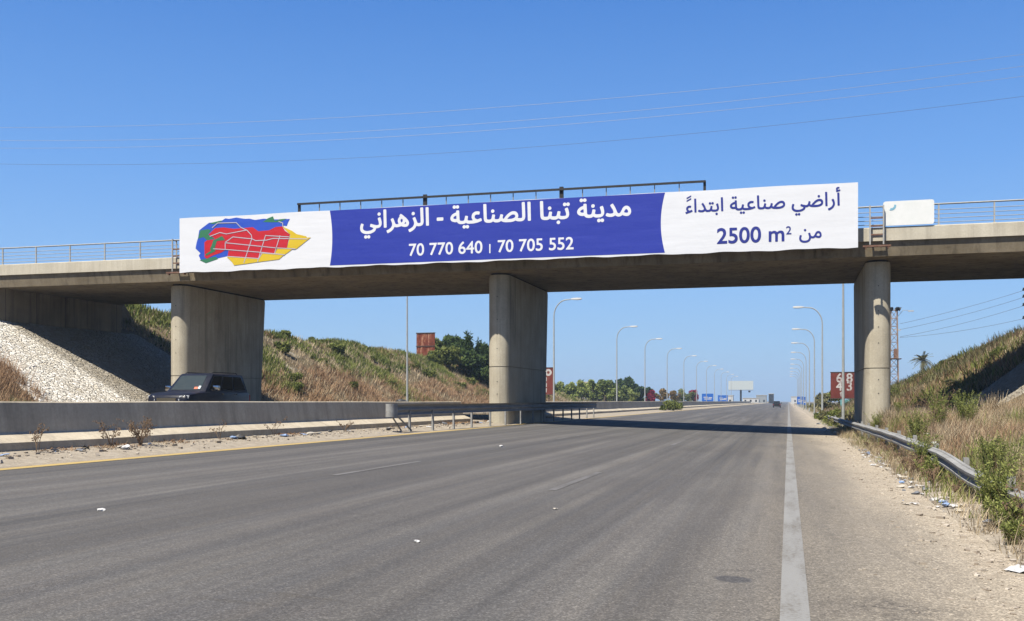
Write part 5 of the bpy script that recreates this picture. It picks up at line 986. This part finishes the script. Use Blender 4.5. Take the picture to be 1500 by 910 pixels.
# fine-leaved weeds standing along the right guardrail
def weed(name, mat, seed, ns, h, w_, nl, leaf, lean=.45):
    r = np.random.default_rng(seed); base = np.zeros((ns, 3)); base[:, :2] = r.normal(0, .09 * w_ / .5, (ns, 2)); az = r.uniform(0, 6.283, ns)
    hh = r.uniform(.55, 1.1, ns) * h; ln = r.uniform(.05, 1, ns) * lean * w_ / h * 2
    b, _ = blades(r, base, hh, np.full(ns, .010), ln, az, 3)
    k = r.uniform(.18, 1.0, (ns, nl)) ** .8; d = np.stack([np.cos(az), np.sin(az)], 1)
    px_ = base[:, None, :2] + d[:, None] * (ln * hh)[:, None, None] * (k ** 1.7)[..., None]
    pz_ = hh[:, None] * (k - .18 * ln[:, None] * k * k)
    c = np.concatenate([px_, pz_[..., None]], 2).reshape(-1, 3); n = len(c)
    u = r.normal(0, .8, (n, 3)) + np.array([0, 0, .7]); u /= np.linalg.norm(u, axis=1)[:, None]
    v = np.cross(u, r.normal(0, 1, (n, 3))); v /= np.linalg.norm(v, axis=1)[:, None]; s_ = leaf * r.uniform(.5, 1.3, n)
    q = np.stack([c, c + u * (s_ * .5)[:, None] - v * (s_ * .13)[:, None], c + u * s_[:, None], c + u * (s_ * .5)[:, None] + v * (s_ * .13)[:, None]], 1)
    t = np.concatenate([np.full(len(b), .15), np.clip(np.repeat(r.uniform(.2, .8, ns), nl) + r.normal(0, .2, n), 0, 1)])
    return quads_obj(name, np.concatenate([b, q]).reshape(-1, 3), np.repeat(t, 4), mat)
for i, (x, y, h, w_, lab) in enumerate([
    (2.72, 15.1, .86, .50, 'bushy green weed filling the gap in the right guardrail'),
    (2.66, 14.0, .42, .40, 'lower green weed beside the litter at the broken guardrail'),
    (2.80, 23.2, .92, .42, 'upright green weed in front of the middle of the right guardrail'),
    (2.74, 21.7, .55, .35, 'short green weed below the right guardrail, nearer than the upright one'),
    (3.45, 19.2, .85, .55, 'green weed just behind the dented right guardrail'),
    (3.55, 15.8, .80, .60, 'spreading green weed behind the broken end of the guardrail'),
    (2.45, 12.6, .28, .22, 'small green weed sprouting in the sand at the lower right'),
    (3.5, 30.5, 1.05, .5, 'tall green weed behind the guardrail before the pier'),
    (4.6, 34.5, 1.3, .6, 'tall leafy weed on the verge between guardrail and stone slope'),
    (5.6, 36.0, 1.2, .7, 'broad leafy weed below the right stone slope'),
    (3.35, 42.0, .9, .45, 'green weed at the foot of the right pier'),
    (4.5, 45.2, .8, .4, 'pale green weed against the right pier nose')]):
    o = weed('weed', M['weed'], 60 + i, int(60 * w_ / .5), h, w_, 64, .058); o.location = (x, y, float(hz(x, y)) - .03)
    tag(o, lab, 'weed', 'weeds along the right guardrail')
def dryweed(seed, h, n):
    r = random.Random(seed); m = MB()
    for i in range(n):
        a = r.uniform(0, 6.28); l_ = r.uniform(.15, .6) * h; hh = h * r.uniform(.5, 1)
        p = [(r.uniform(-.03, .03), r.uniform(-.03, .03), -.03), (l_ * .35 * math.cos(a), l_ * .35 * math.sin(a), hh * .5), (l_ * math.cos(a), l_ * math.sin(a), hh)]
        m.tube(p, [.008, .006, .003], 4)
        for j in range(5):
            k = r.uniform(.4, 1); b = a + r.uniform(-1.3, 1.3); q = Vector(p[1]).lerp(Vector(p[2]), (k - .5) * 2) if k > .5 else Vector(p[0]).lerp(Vector(p[1]), k * 2)
            e = q + Vector((math.cos(b) * .22, math.sin(b) * .22, r.uniform(.05, .2))) * h * .8; m.tube([q, q.lerp(e, .5) + Vector((0, 0, .02)), e], [.005, .004, .002], 3)
            for _ in range(3): m.box(e + Vector((r.uniform(-.03, .03), r.uniform(-.03, .03), r.uniform(-.03, .03))), (.016, .016, .02))
    return m
for i, (x, y, h, n, lab) in enumerate([(-14.25, 16.8, .62, 5, 'thin dry weed in front of the concrete barrier at the far left'), (-14.3, 19.1, .60, 7, 'spindly dry weed against the barrier left of the bushy one'), (-14.2, 20.0, .60, 22, 'bushy brown dead weed at the foot of the barrier'), (-14.35, 23.6, .5, 3, 'single dry stalk in front of the barrier below the car'), (-14.3, 26.4, .62, 3, 'curved dry stalk at the barrier right of the car'), (-14.2, 31.0, .45, 6, 'small dry weed at the kerb just left of the guardrail end')]):
    o = dryweed(80 + i, h, n).build('dry_weed', M['twig']); o.location = (x, y, float(hz(x, y))); tag(o, lab, 'dead weed', 'dry weeds along the barrier')
for i, (x, y, h) in enumerate([(4.2, 33, 1.3), (5.1, 38.4, 1.5), (6.4, 27, 1.0), (8.2, 31, 1.0), (4.4, 40.5, 1.4)]):
    o = dryweed(95 + i, h, 7).build('dry_weed', M['twig']); o.location = (x, y, float(hz(x, y))); tag(o, 'tall dry stalks standing in the grass of the right verge', 'dead weed', 'dry stalks on the right verge')

# trees
def tree(name, x, y, h, w_, mat, label, group, seed, n=2600, leaf=.22, trunk=.28, z=None, k=11, low=.16):
    r = np.random.default_rng(seed); z = float(hz(x, y)) - .1 if z is None else z
    t = tag(empty(name, (x, y, z)), label, 'tree', group); lobes = []; m = MB()
    m.tube([(0, 0, -.2), (.05, .02, h * trunk), (.1, -.05, h * .55)], [h * .035, h * .026, h * .012], 8)
    for i in range(k):
        a = 6.283 * i / k + r.uniform(-.5, .5); d = w_ * .5 * r.uniform(.15, .78); zc = h * r.uniform(low + .14, .84)
        sh = 1 - .5 * max(0, zc / h - .55) / .35; d *= sh
        c = (d * math.cos(a), d * math.sin(a), zc); rad = w_ * r.uniform(.13, .24)
        lobes.append((*c, rad, rad * r.uniform(.7, 1.0) * min(1.2, h / w_)))
        m.tube([(0.03, 0, h * trunk * r.uniform(.6, 1.2)), (c[0] * .5, c[1] * .5, (h * trunk + c[2]) / 2), c], [h * .014, h * .009, h * .004], 5)
    m.build('trunk', M['bark'], t, smooth=True)
    q, tt = leaf_cloud(r, n, lobes, leaf); quads_obj('crown', q.reshape(-1, 3), np.repeat(tt, 4), mat, t)
    return t
for i, (x, y, h, w_) in enumerate([(-43.2, 121, 3.4, 4.2), (-41.6, 124, 4.0, 4.6), (-39.8, 122, 3.9, 4.4), (-38.0, 125, 4.4, 4.6), (-40.2, 117, 3.6, 4.4), (-37.6, 119, 4.6, 4.4), (-36.2, 122, 4.6, 4.2), (-38.8, 129, 5.2, 4.2), (-36.0, 128, 5.2, 4.2)]):
    tree('bushy_tree', x, y, h, w_, M['darkleaf'] if i % 4 else M['scrub'], 'dense dark green tree on the left bank beside the rusty hoarding', 'trees on the left bank', 100 + i, 3600, .26, .18, low=.02)
for i in range(4):
    x, y = -38.9 + i * 1.0, 122 + (i % 2); o = weed('sapling', M['darkleaf'], 118 + i, 14, 3.0, 1.0, 46, .55, .12); o.location = (x, y, float(hz(x, y)) + 1.9)
    r_ = o; tag(o, 'upright dark green shoots rising above the trees on the left bank', 'sapling', 'shoots above the left bank trees')
k = 0
for row, y in ((0, 196), (1, 207), (2, 220)):
    for j in range(6):
        x = -46.5 + j * 2.35 + row * .9 - row * .8 * j * .2
        tree('orchard_tree', x + rr.uniform(-.3, .3), y + rr.uniform(-1, 1), rr.uniform(4.3, 5.6), rr.uniform(2.9, 3.6), M['orchard'], 'round green orchard tree in rows beyond the median lamps', 'orchard trees', 130 + k, 1500, .30, .35, 1.0, 8); k += 1
for i, (x, y, h, w_) in enumerate([(-44.5, 246, 6.3, 5.5), (-41.5, 243, 5.8, 5), (-38.6, 245, 6.6, 5.5), (-36.2, 242, 7.4, 5), (-34.2, 240, 5.4, 4), (-39.8, 240, 6.0, 5), (-33.2, 252, 4.6, 3.6)]):
    tree('dark_tree', x, y, h, w_, M['darkleaf'], 'dark evergreen tree behind the orchard left of the median lamps', 'dark trees behind the orchard', 160 + i, 2200, .42, .2, .6, 11, .05)
for i, (x, y, h, w_) in enumerate([(-33.6, 226, 3.0, 3.2), (-36.4, 224, 3.2, 3.6), (-39.5, 222, 2.8, 3.4), (-30.6, 300, 4.6, 4.6), (-29.5, 318, 4.2, 4.4), (-42, 184, 1.6, 3), (-46, 182, 1.5, 3)]):
    tree('bushy_tree', x, y, h, w_, M['scrub'], 'low green bush-like tree along the far side of the opposite road', 'green bushes along the opposite road', 170 + i, 1500, .32, .15, .7, 9, .0)
for i, (x, y, h, w_, mt, lab) in enumerate([(-32.3, 244, 4.3, 3.2, 'redflower', 'crimson flowering shrub beside the third median lamp'), (-30.4, 340, 5.0, 4.2, 'redflower', 'crimson flowering shrub farther along the opposite road'), (-31.2, 262, 4.2, 4.6, 'orangeleaf', 'orange-brown shrub just right of the crimson one'), (-30.4, 284, 4.4, 4.0, 'orangeleaf', 'orange-brown shrub behind the fifth median lamp')]):
    tree('flowering_shrub', x, y, h, w_, M[mt], lab, None, 180 + i, 1600, .34, .12, .6, 9, .0)
for i, (x, y, h, w_) in enumerate([(-13.7, 121, 1.25, 2.0), (-13.5, 125, 1.3, 2.2), (-13.6, 129.5, 1.1, 2.0), (-13.8, 116.5, .7, 1.0)]):
    o = bush_mesh('shrub', M['scrub'], 190 + i, 900, .14, w_ / 2, h); o.location = (x, y, .5); tag(o, 'green bush on the kerb beside the yellow line beyond the bridge', 'shrub', 'bushes on the kerb beyond the bridge')
for i, (x, y, h, w_, mt, lab) in enumerate([(4.0, 128, 3.0, 3.6, 'olive', 'grey-green bush on the right verge left of the dark red board'), (6.0, 124, 2.4, 3.0, 'scrub', 'green bush below the dark red board')]):
    tree('bushy_tree', x, y, h, w_, M[mt], lab, None, 196 + i, 1600, .22, .15, None, 9, .02)
o = bush_mesh('shrub', M['orangeleaf'], 205, 260, .16, .5, .6); o.location = (5.4, 122, 2.3); tag(o, 'orange blossom tuft beside the dark red board', 'shrub')
for i, (x, y, h, w_) in enumerate([(2.75, 84, .95, 1.3), (2.9, 80, .8, 1.2), (2.6, 90, .8, 1.1), (3.0, 70, .7, 1.2), (3.3, 75, .9, 1.3), (2.5, 98, .6, 1.0), (3.4, 66, .9, 1.2)]):
    o = bush_mesh('shrub', M['scrub'] if i % 3 else M['olive'], 210 + i, 900, .10, w_ / 2, h); o.location = (x, y, float(hz(x, y)) - .03); tag(o, 'low bush on the right verge behind the bridge shadow', 'shrub', 'low bushes on the right verge beyond the bridge')

# date palm behind the right bank
t = tag(empty('palm_tree', (20.2, 170, 1.7)), 'single date palm on the skyline behind the right bank', 'tree')
m = MB(); m.tube([(0, 0, -1), (.05, 0, 3), (.1, .05, 6.2)], [.30, .24, .22], 9); m.build('trunk', M['bark'], t, smooth=True)
r = np.random.default_rng(9); qs = []
for i in range(54):
    az = r.uniform(0, 6.283); el = r.uniform(-.75, 1.25); L_ = r.uniform(1.7, 2.3); prev = None
    d = np.array([math.cos(az) * math.cos(el), math.sin(az) * math.cos(el), math.sin(el)]); sd_ = np.array([-math.sin(az), math.cos(az), 0])
    for k in range(15):
        kk = (k + .6) / 15; p = np.array([.1, .05, 6.25]) + d * L_ * kk + np.array([0, 0, -1]) * .75 * kk ** 2.2 * (1.1 if el > -.2 else .5)
        for s_ in (-1, 1):
            e = p + sd_ * s_ * .30 * (1.1 - kk * .6) + d * .22 + np.array([0, 0, -.10]); wv_ = d * .045
            qs.append([p - wv_, p + wv_, e + wv_ * .3, e - wv_ * .3])
        if prev is not None: qs.append([prev - sd_ * .03, prev + sd_ * .03, p + sd_ * .02, p - sd_ * .02])
        prev = p
q = np.array(qs); quads_obj('crown', q.reshape(-1, 3), np.repeat(np.clip(r.normal(.4, .25, len(q)), 0, 1), 4), M['olive'], t)

# ------------------------------------------------------------------ gravel and litter
def rock_tpl(seed):
    r = np.random.default_rng(seed); v = np.array([(x, y, z) for x in (-1, 1) for y in (-1, 1) for z in (-1, 1)], float) * r.uniform(.6, 1.1, (8, 3)) * np.array([1, .8, .55])
    f = np.array([(0, 1, 3, 2), (4, 6, 7, 5), (0, 4, 5, 1), (2, 3, 7, 6), (0, 2, 6, 4), (1, 5, 7, 3)]); return v[f]
def gravel(name, mat, spots, sizes, seed):
    r = np.random.default_rng(seed); out = []; ti = []
    T = [rock_tpl(seed + i) for i in range(6)]
    for i, ((x, y), s_) in enumerate(zip(spots, sizes)):
        a = r.uniform(0, 6.28); c_, n_ = math.cos(a), math.sin(a); q = T[i % 6] * s_
        q = np.stack([q[..., 0] * c_ - q[..., 1] * n_, q[..., 0] * n_ + q[..., 1] * c_, q[..., 2]], -1) + np.array([x, y, float(hz(x, y)) + s_ * .2]); out.append(q); ti += [r.uniform(0, 1)] * 24
    return quads_obj(name, np.concatenate(out).reshape(-1, 3), np.array(ti), mat, None, 'stuff')
M['pebble'] = mat_leaf('pebble', (.20, .16, .12), (.50, .44, .36), 0)
r = np.random.default_rng(17); n = 2600
y = 7 + 60 * r.uniform(0, 1, n) ** 2.0; x = 2.45 + r.normal(0, .42, n) - np.abs(r.normal(0, .3, n)); gx_ = [(a, b) for a, b in zip(x, y) if a > .6]
gravel('gravel', M['pebble'], gx_, np.clip(r.lognormal(-4.35, .5, len(gx_)), .005, .05), 40)
y = r.uniform(8, 60, 1200); x = -14.25 + np.abs(r.normal(0, .45, 1200)); gl = [(a, b) for a, b in zip(x, y) if a < -12.7]
gravel('gravel', M['pebble'], gl, np.clip(r.lognormal(-3.9, .5, len(gl)), .008, .07), 50)

litcol = {'white': (.74, .73, .71), 'blue': (.30, .42, .66), 'grey': (.20, .21, .23), 'cream': (.60, .54, .44), 'dark': (.04, .04, .045), 'red': (.5, .08, .07), 'green': (.45, .55, .16)}
litcol = {k: plain(k + '_litter', c, .6, var=.08) for k, c in litcol.items()}
def crumple(seed, flat=.45):
    bm = bmesh.new(); bmesh.ops.create_icosphere(bm, subdivisions=2, radius=1); r = random.Random(seed)
    for v in bm.verts:
        k = r.uniform(.62, 1.15); v.co = Vector((v.co.x * k * 1.25, v.co.y * k, v.co.z * k * flat))
    me = bpy.data.meshes.new('scrap'); bm.to_mesh(me); bm.free(); return me
def bottle():
    m = MB(); pr = [(0, .0), (.16, 0), (.17, .03), (.16, .12), (.17, .3), (.17, .75), (.12, .92), (.055, 1.02), (.055, 1.12), (0, 1.12)]
    m.loft([[(max(a, .001) * math.cos(2 * math.pi * i / 10), max(a, .001) * math.sin(2 * math.pi * i / 10), b) for i in range(10)] for a, b in pr], caps=False)
    me = bpy.data.meshes.new('bottle'); me.from_pydata(m.v, [], m.f); me.transform(Matrix.Rotation(R(90), 4, 'Y')); return me
def sheetm(seed):
    r = random.Random(seed); vs = []; n = 5
    for j in range(n):
        for i in range(n): vs.append(((i / (n - 1) - .5) * 2.2, (j / (n - 1) - .5) * 1.5, r.uniform(0, .35)))
    fs = [(j * n + i, j * n + i + 1, (j + 1) * n + i + 1, (j + 1) * n + i) for j in range(n - 1) for i in range(n - 1)]
    me = bpy.data.meshes.new('paper'); me.from_pydata(vs, [], fs); return me
LM = {'c': [crumple(i, .5) for i in range(5)], 'p': [sheetm(i) for i in range(5)], 'b': [bottle()]}
def litter(kind, col, x, y, s_, name, label, cat, group=None, z=0):
    me = LM[kind][rr.randrange(len(LM[kind]))].copy(); me.name = name; me.materials.append(litcol[col])
    o = bpy.data.objects.new(name, me); C.objects.link(o); o.location = (x, y, float(hz(x, y)) + {'c': .35 * s_, 'p': .01, 'b': .14 * s_}[kind] + .004 + z)
    o.scale = (s_, s_, s_); o.rotation_euler = (rr.uniform(-.2, .2), rr.uniform(-.2, .2), rr.uniform(0, 6.28)); tag(o, label, cat, group); return o
litter('c', 'white', -7.76, 10.19, .04, 'paper_scrap', 'crumpled white scrap lying on the left lane', 'litter')
litter('c', 'white', -3.62, 9.63, .03, 'paper_scrap', 'crumpled white scrap lying in the middle of the road', 'litter')
litter('c', 'white', -7.78, 27.4, .06, 'paper_scrap', 'small white scrap on the road in front of the middle pier', 'litter')
litter('p', 'cream', -3.0, 13.2, .035, 'paper_scrap', 'flat pale scrap beside the worn lane dash', 'litter')
litter('p', 'white', 2.12, 10.55, .13, 'foam_tray', 'white foam tray at the right edge of the shoulder', 'litter')
litter('c', 'grey', 2.60, 14.3, .15, 'plastic_bag', 'grey plastic bag under the weeds at the broken guardrail', 'litter')
litter('p', 'white', 2.82, 13.9, .15, 'packet', 'white and red food packet beside the grey bag', 'litter')
litter('c', 'red', 2.76, 13.7, .05, 'packet', 'small red wrapper on the food packet near the grey bag', 'litter', None, .04)
litter('p', 'green', 2.95, 13.6, .09, 'packet', 'yellow-green packet right of the grey bag', 'litter')
litter('c', 'blue', 2.36, 17.3, .055, 'bottle_cap', 'bright blue cap on the sand in front of the guardrail', 'litter')
litter('b', 'blue', 2.35, 32.5, .28, 'plastic_bottle', 'blue plastic bottle in the litter nearest the bridge shadow', 'litter')
litter('c', 'dark', 8.2, 31.5, .25, 'plastic_bag', 'black bag caught in the dry grass of the right bank', 'litter', None, .35)
litter('p', 'white', 3.35, 27.0, .16, 'paper_scrap', 'white paper behind the right guardrail', 'litter', None, .35)
litter('c', 'dark', -16.2, 41.5, .3, 'plastic_bag', 'black rubbish sticking up behind the barrier left of the middle pier', 'litter', None, .75)
for i in range(80):
    yy = 16 + 20 * rr.random() ** 1.4; xx = 2.32 + rr.gauss(0, .20) + .006 * (yy - 16)
    litter(rr.choice('cccppb'), rr.choice(['white', 'white', 'white', 'white', 'white', 'cream', 'cream', 'cream', 'blue', 'grey']), xx, yy, rr.uniform(.03, .07), 'litter_scrap', 'small scrap of litter scattered in front of the right guardrail', 'litter', 'litter along the right guardrail')
for i in range(18):
    yy = rr.uniform(44, 75); litter(rr.choice('cpp'), rr.choice(['white', 'white', 'grey', 'cream']), 2.3 + rr.gauss(0, .3), yy, rr.uniform(.06, .15), 'litter_scrap', 'scrap of litter at the road edge in the bridge shadow', 'litter', 'litter in the bridge shadow')
for i in range(12):
    litter(rr.choice('cp'), 'white', rr.uniform(3.3, 7), rr.uniform(16, 32), rr.uniform(.05, .1), 'litter_scrap', 'white scrap caught in the dry grass behind the right guardrail', 'litter', 'litter in the grass', .12)
for i in range(60):
    yy = rr.uniform(14, 58); litter(rr.choice('ccppb'), rr.choice(['white', 'white', 'cream', 'blue', 'grey', 'dark']), -14.35 + abs(rr.gauss(0, .28)), yy, rr.uniform(.04, .12), 'litter_scrap', 'small scrap of litter along the kerb of the median barrier', 'litter', 'litter along the median kerb')
# brown drifts of dead leaves against the kerb
field('dead_leaves', M['rustgrass'], 1700, (-14.58, -14.12), (10, 64), .10, .05, 12, lambda x, y: wav(x, y, 1.2) > .0, 71, .10, 1, (.6, 2.0), tint=(.0, .5))
for i in range(16):
    yy = 13 + 24 * rr.random(); o = dryweed(300 + i, rr.uniform(.3, .6), 8).build('dry_weed', M['twig']); xx = 2.72 + rr.gauss(0, .16); o.location = (xx, yy, float(hz(xx, yy)))
    tag(o, 'brown dead weed standing in front of the right guardrail', 'dead weed', 'dead weeds in front of the right guardrail')

# ------------------------------------------------------------------ summer air
hm = MB(); hm.span((-700, -80, -1.6), (700, 3100, 60))
t_ = NT('air'); t_.n.remove(t_.b); pv = t_.n.new('ShaderNodeVolumePrincipled'); pv.inputs['Color'].default_value = (.62, .80, 1, 1); pv.inputs['Density'].default_value = .00032; pv.inputs['Anisotropy'].default_value = .2
t_.link(pv.outputs[0], t_.n['Material Output'].inputs['Volume'])
hz_ = hm.build('haze', t_.m); hz_['kind'] = 'stuff'
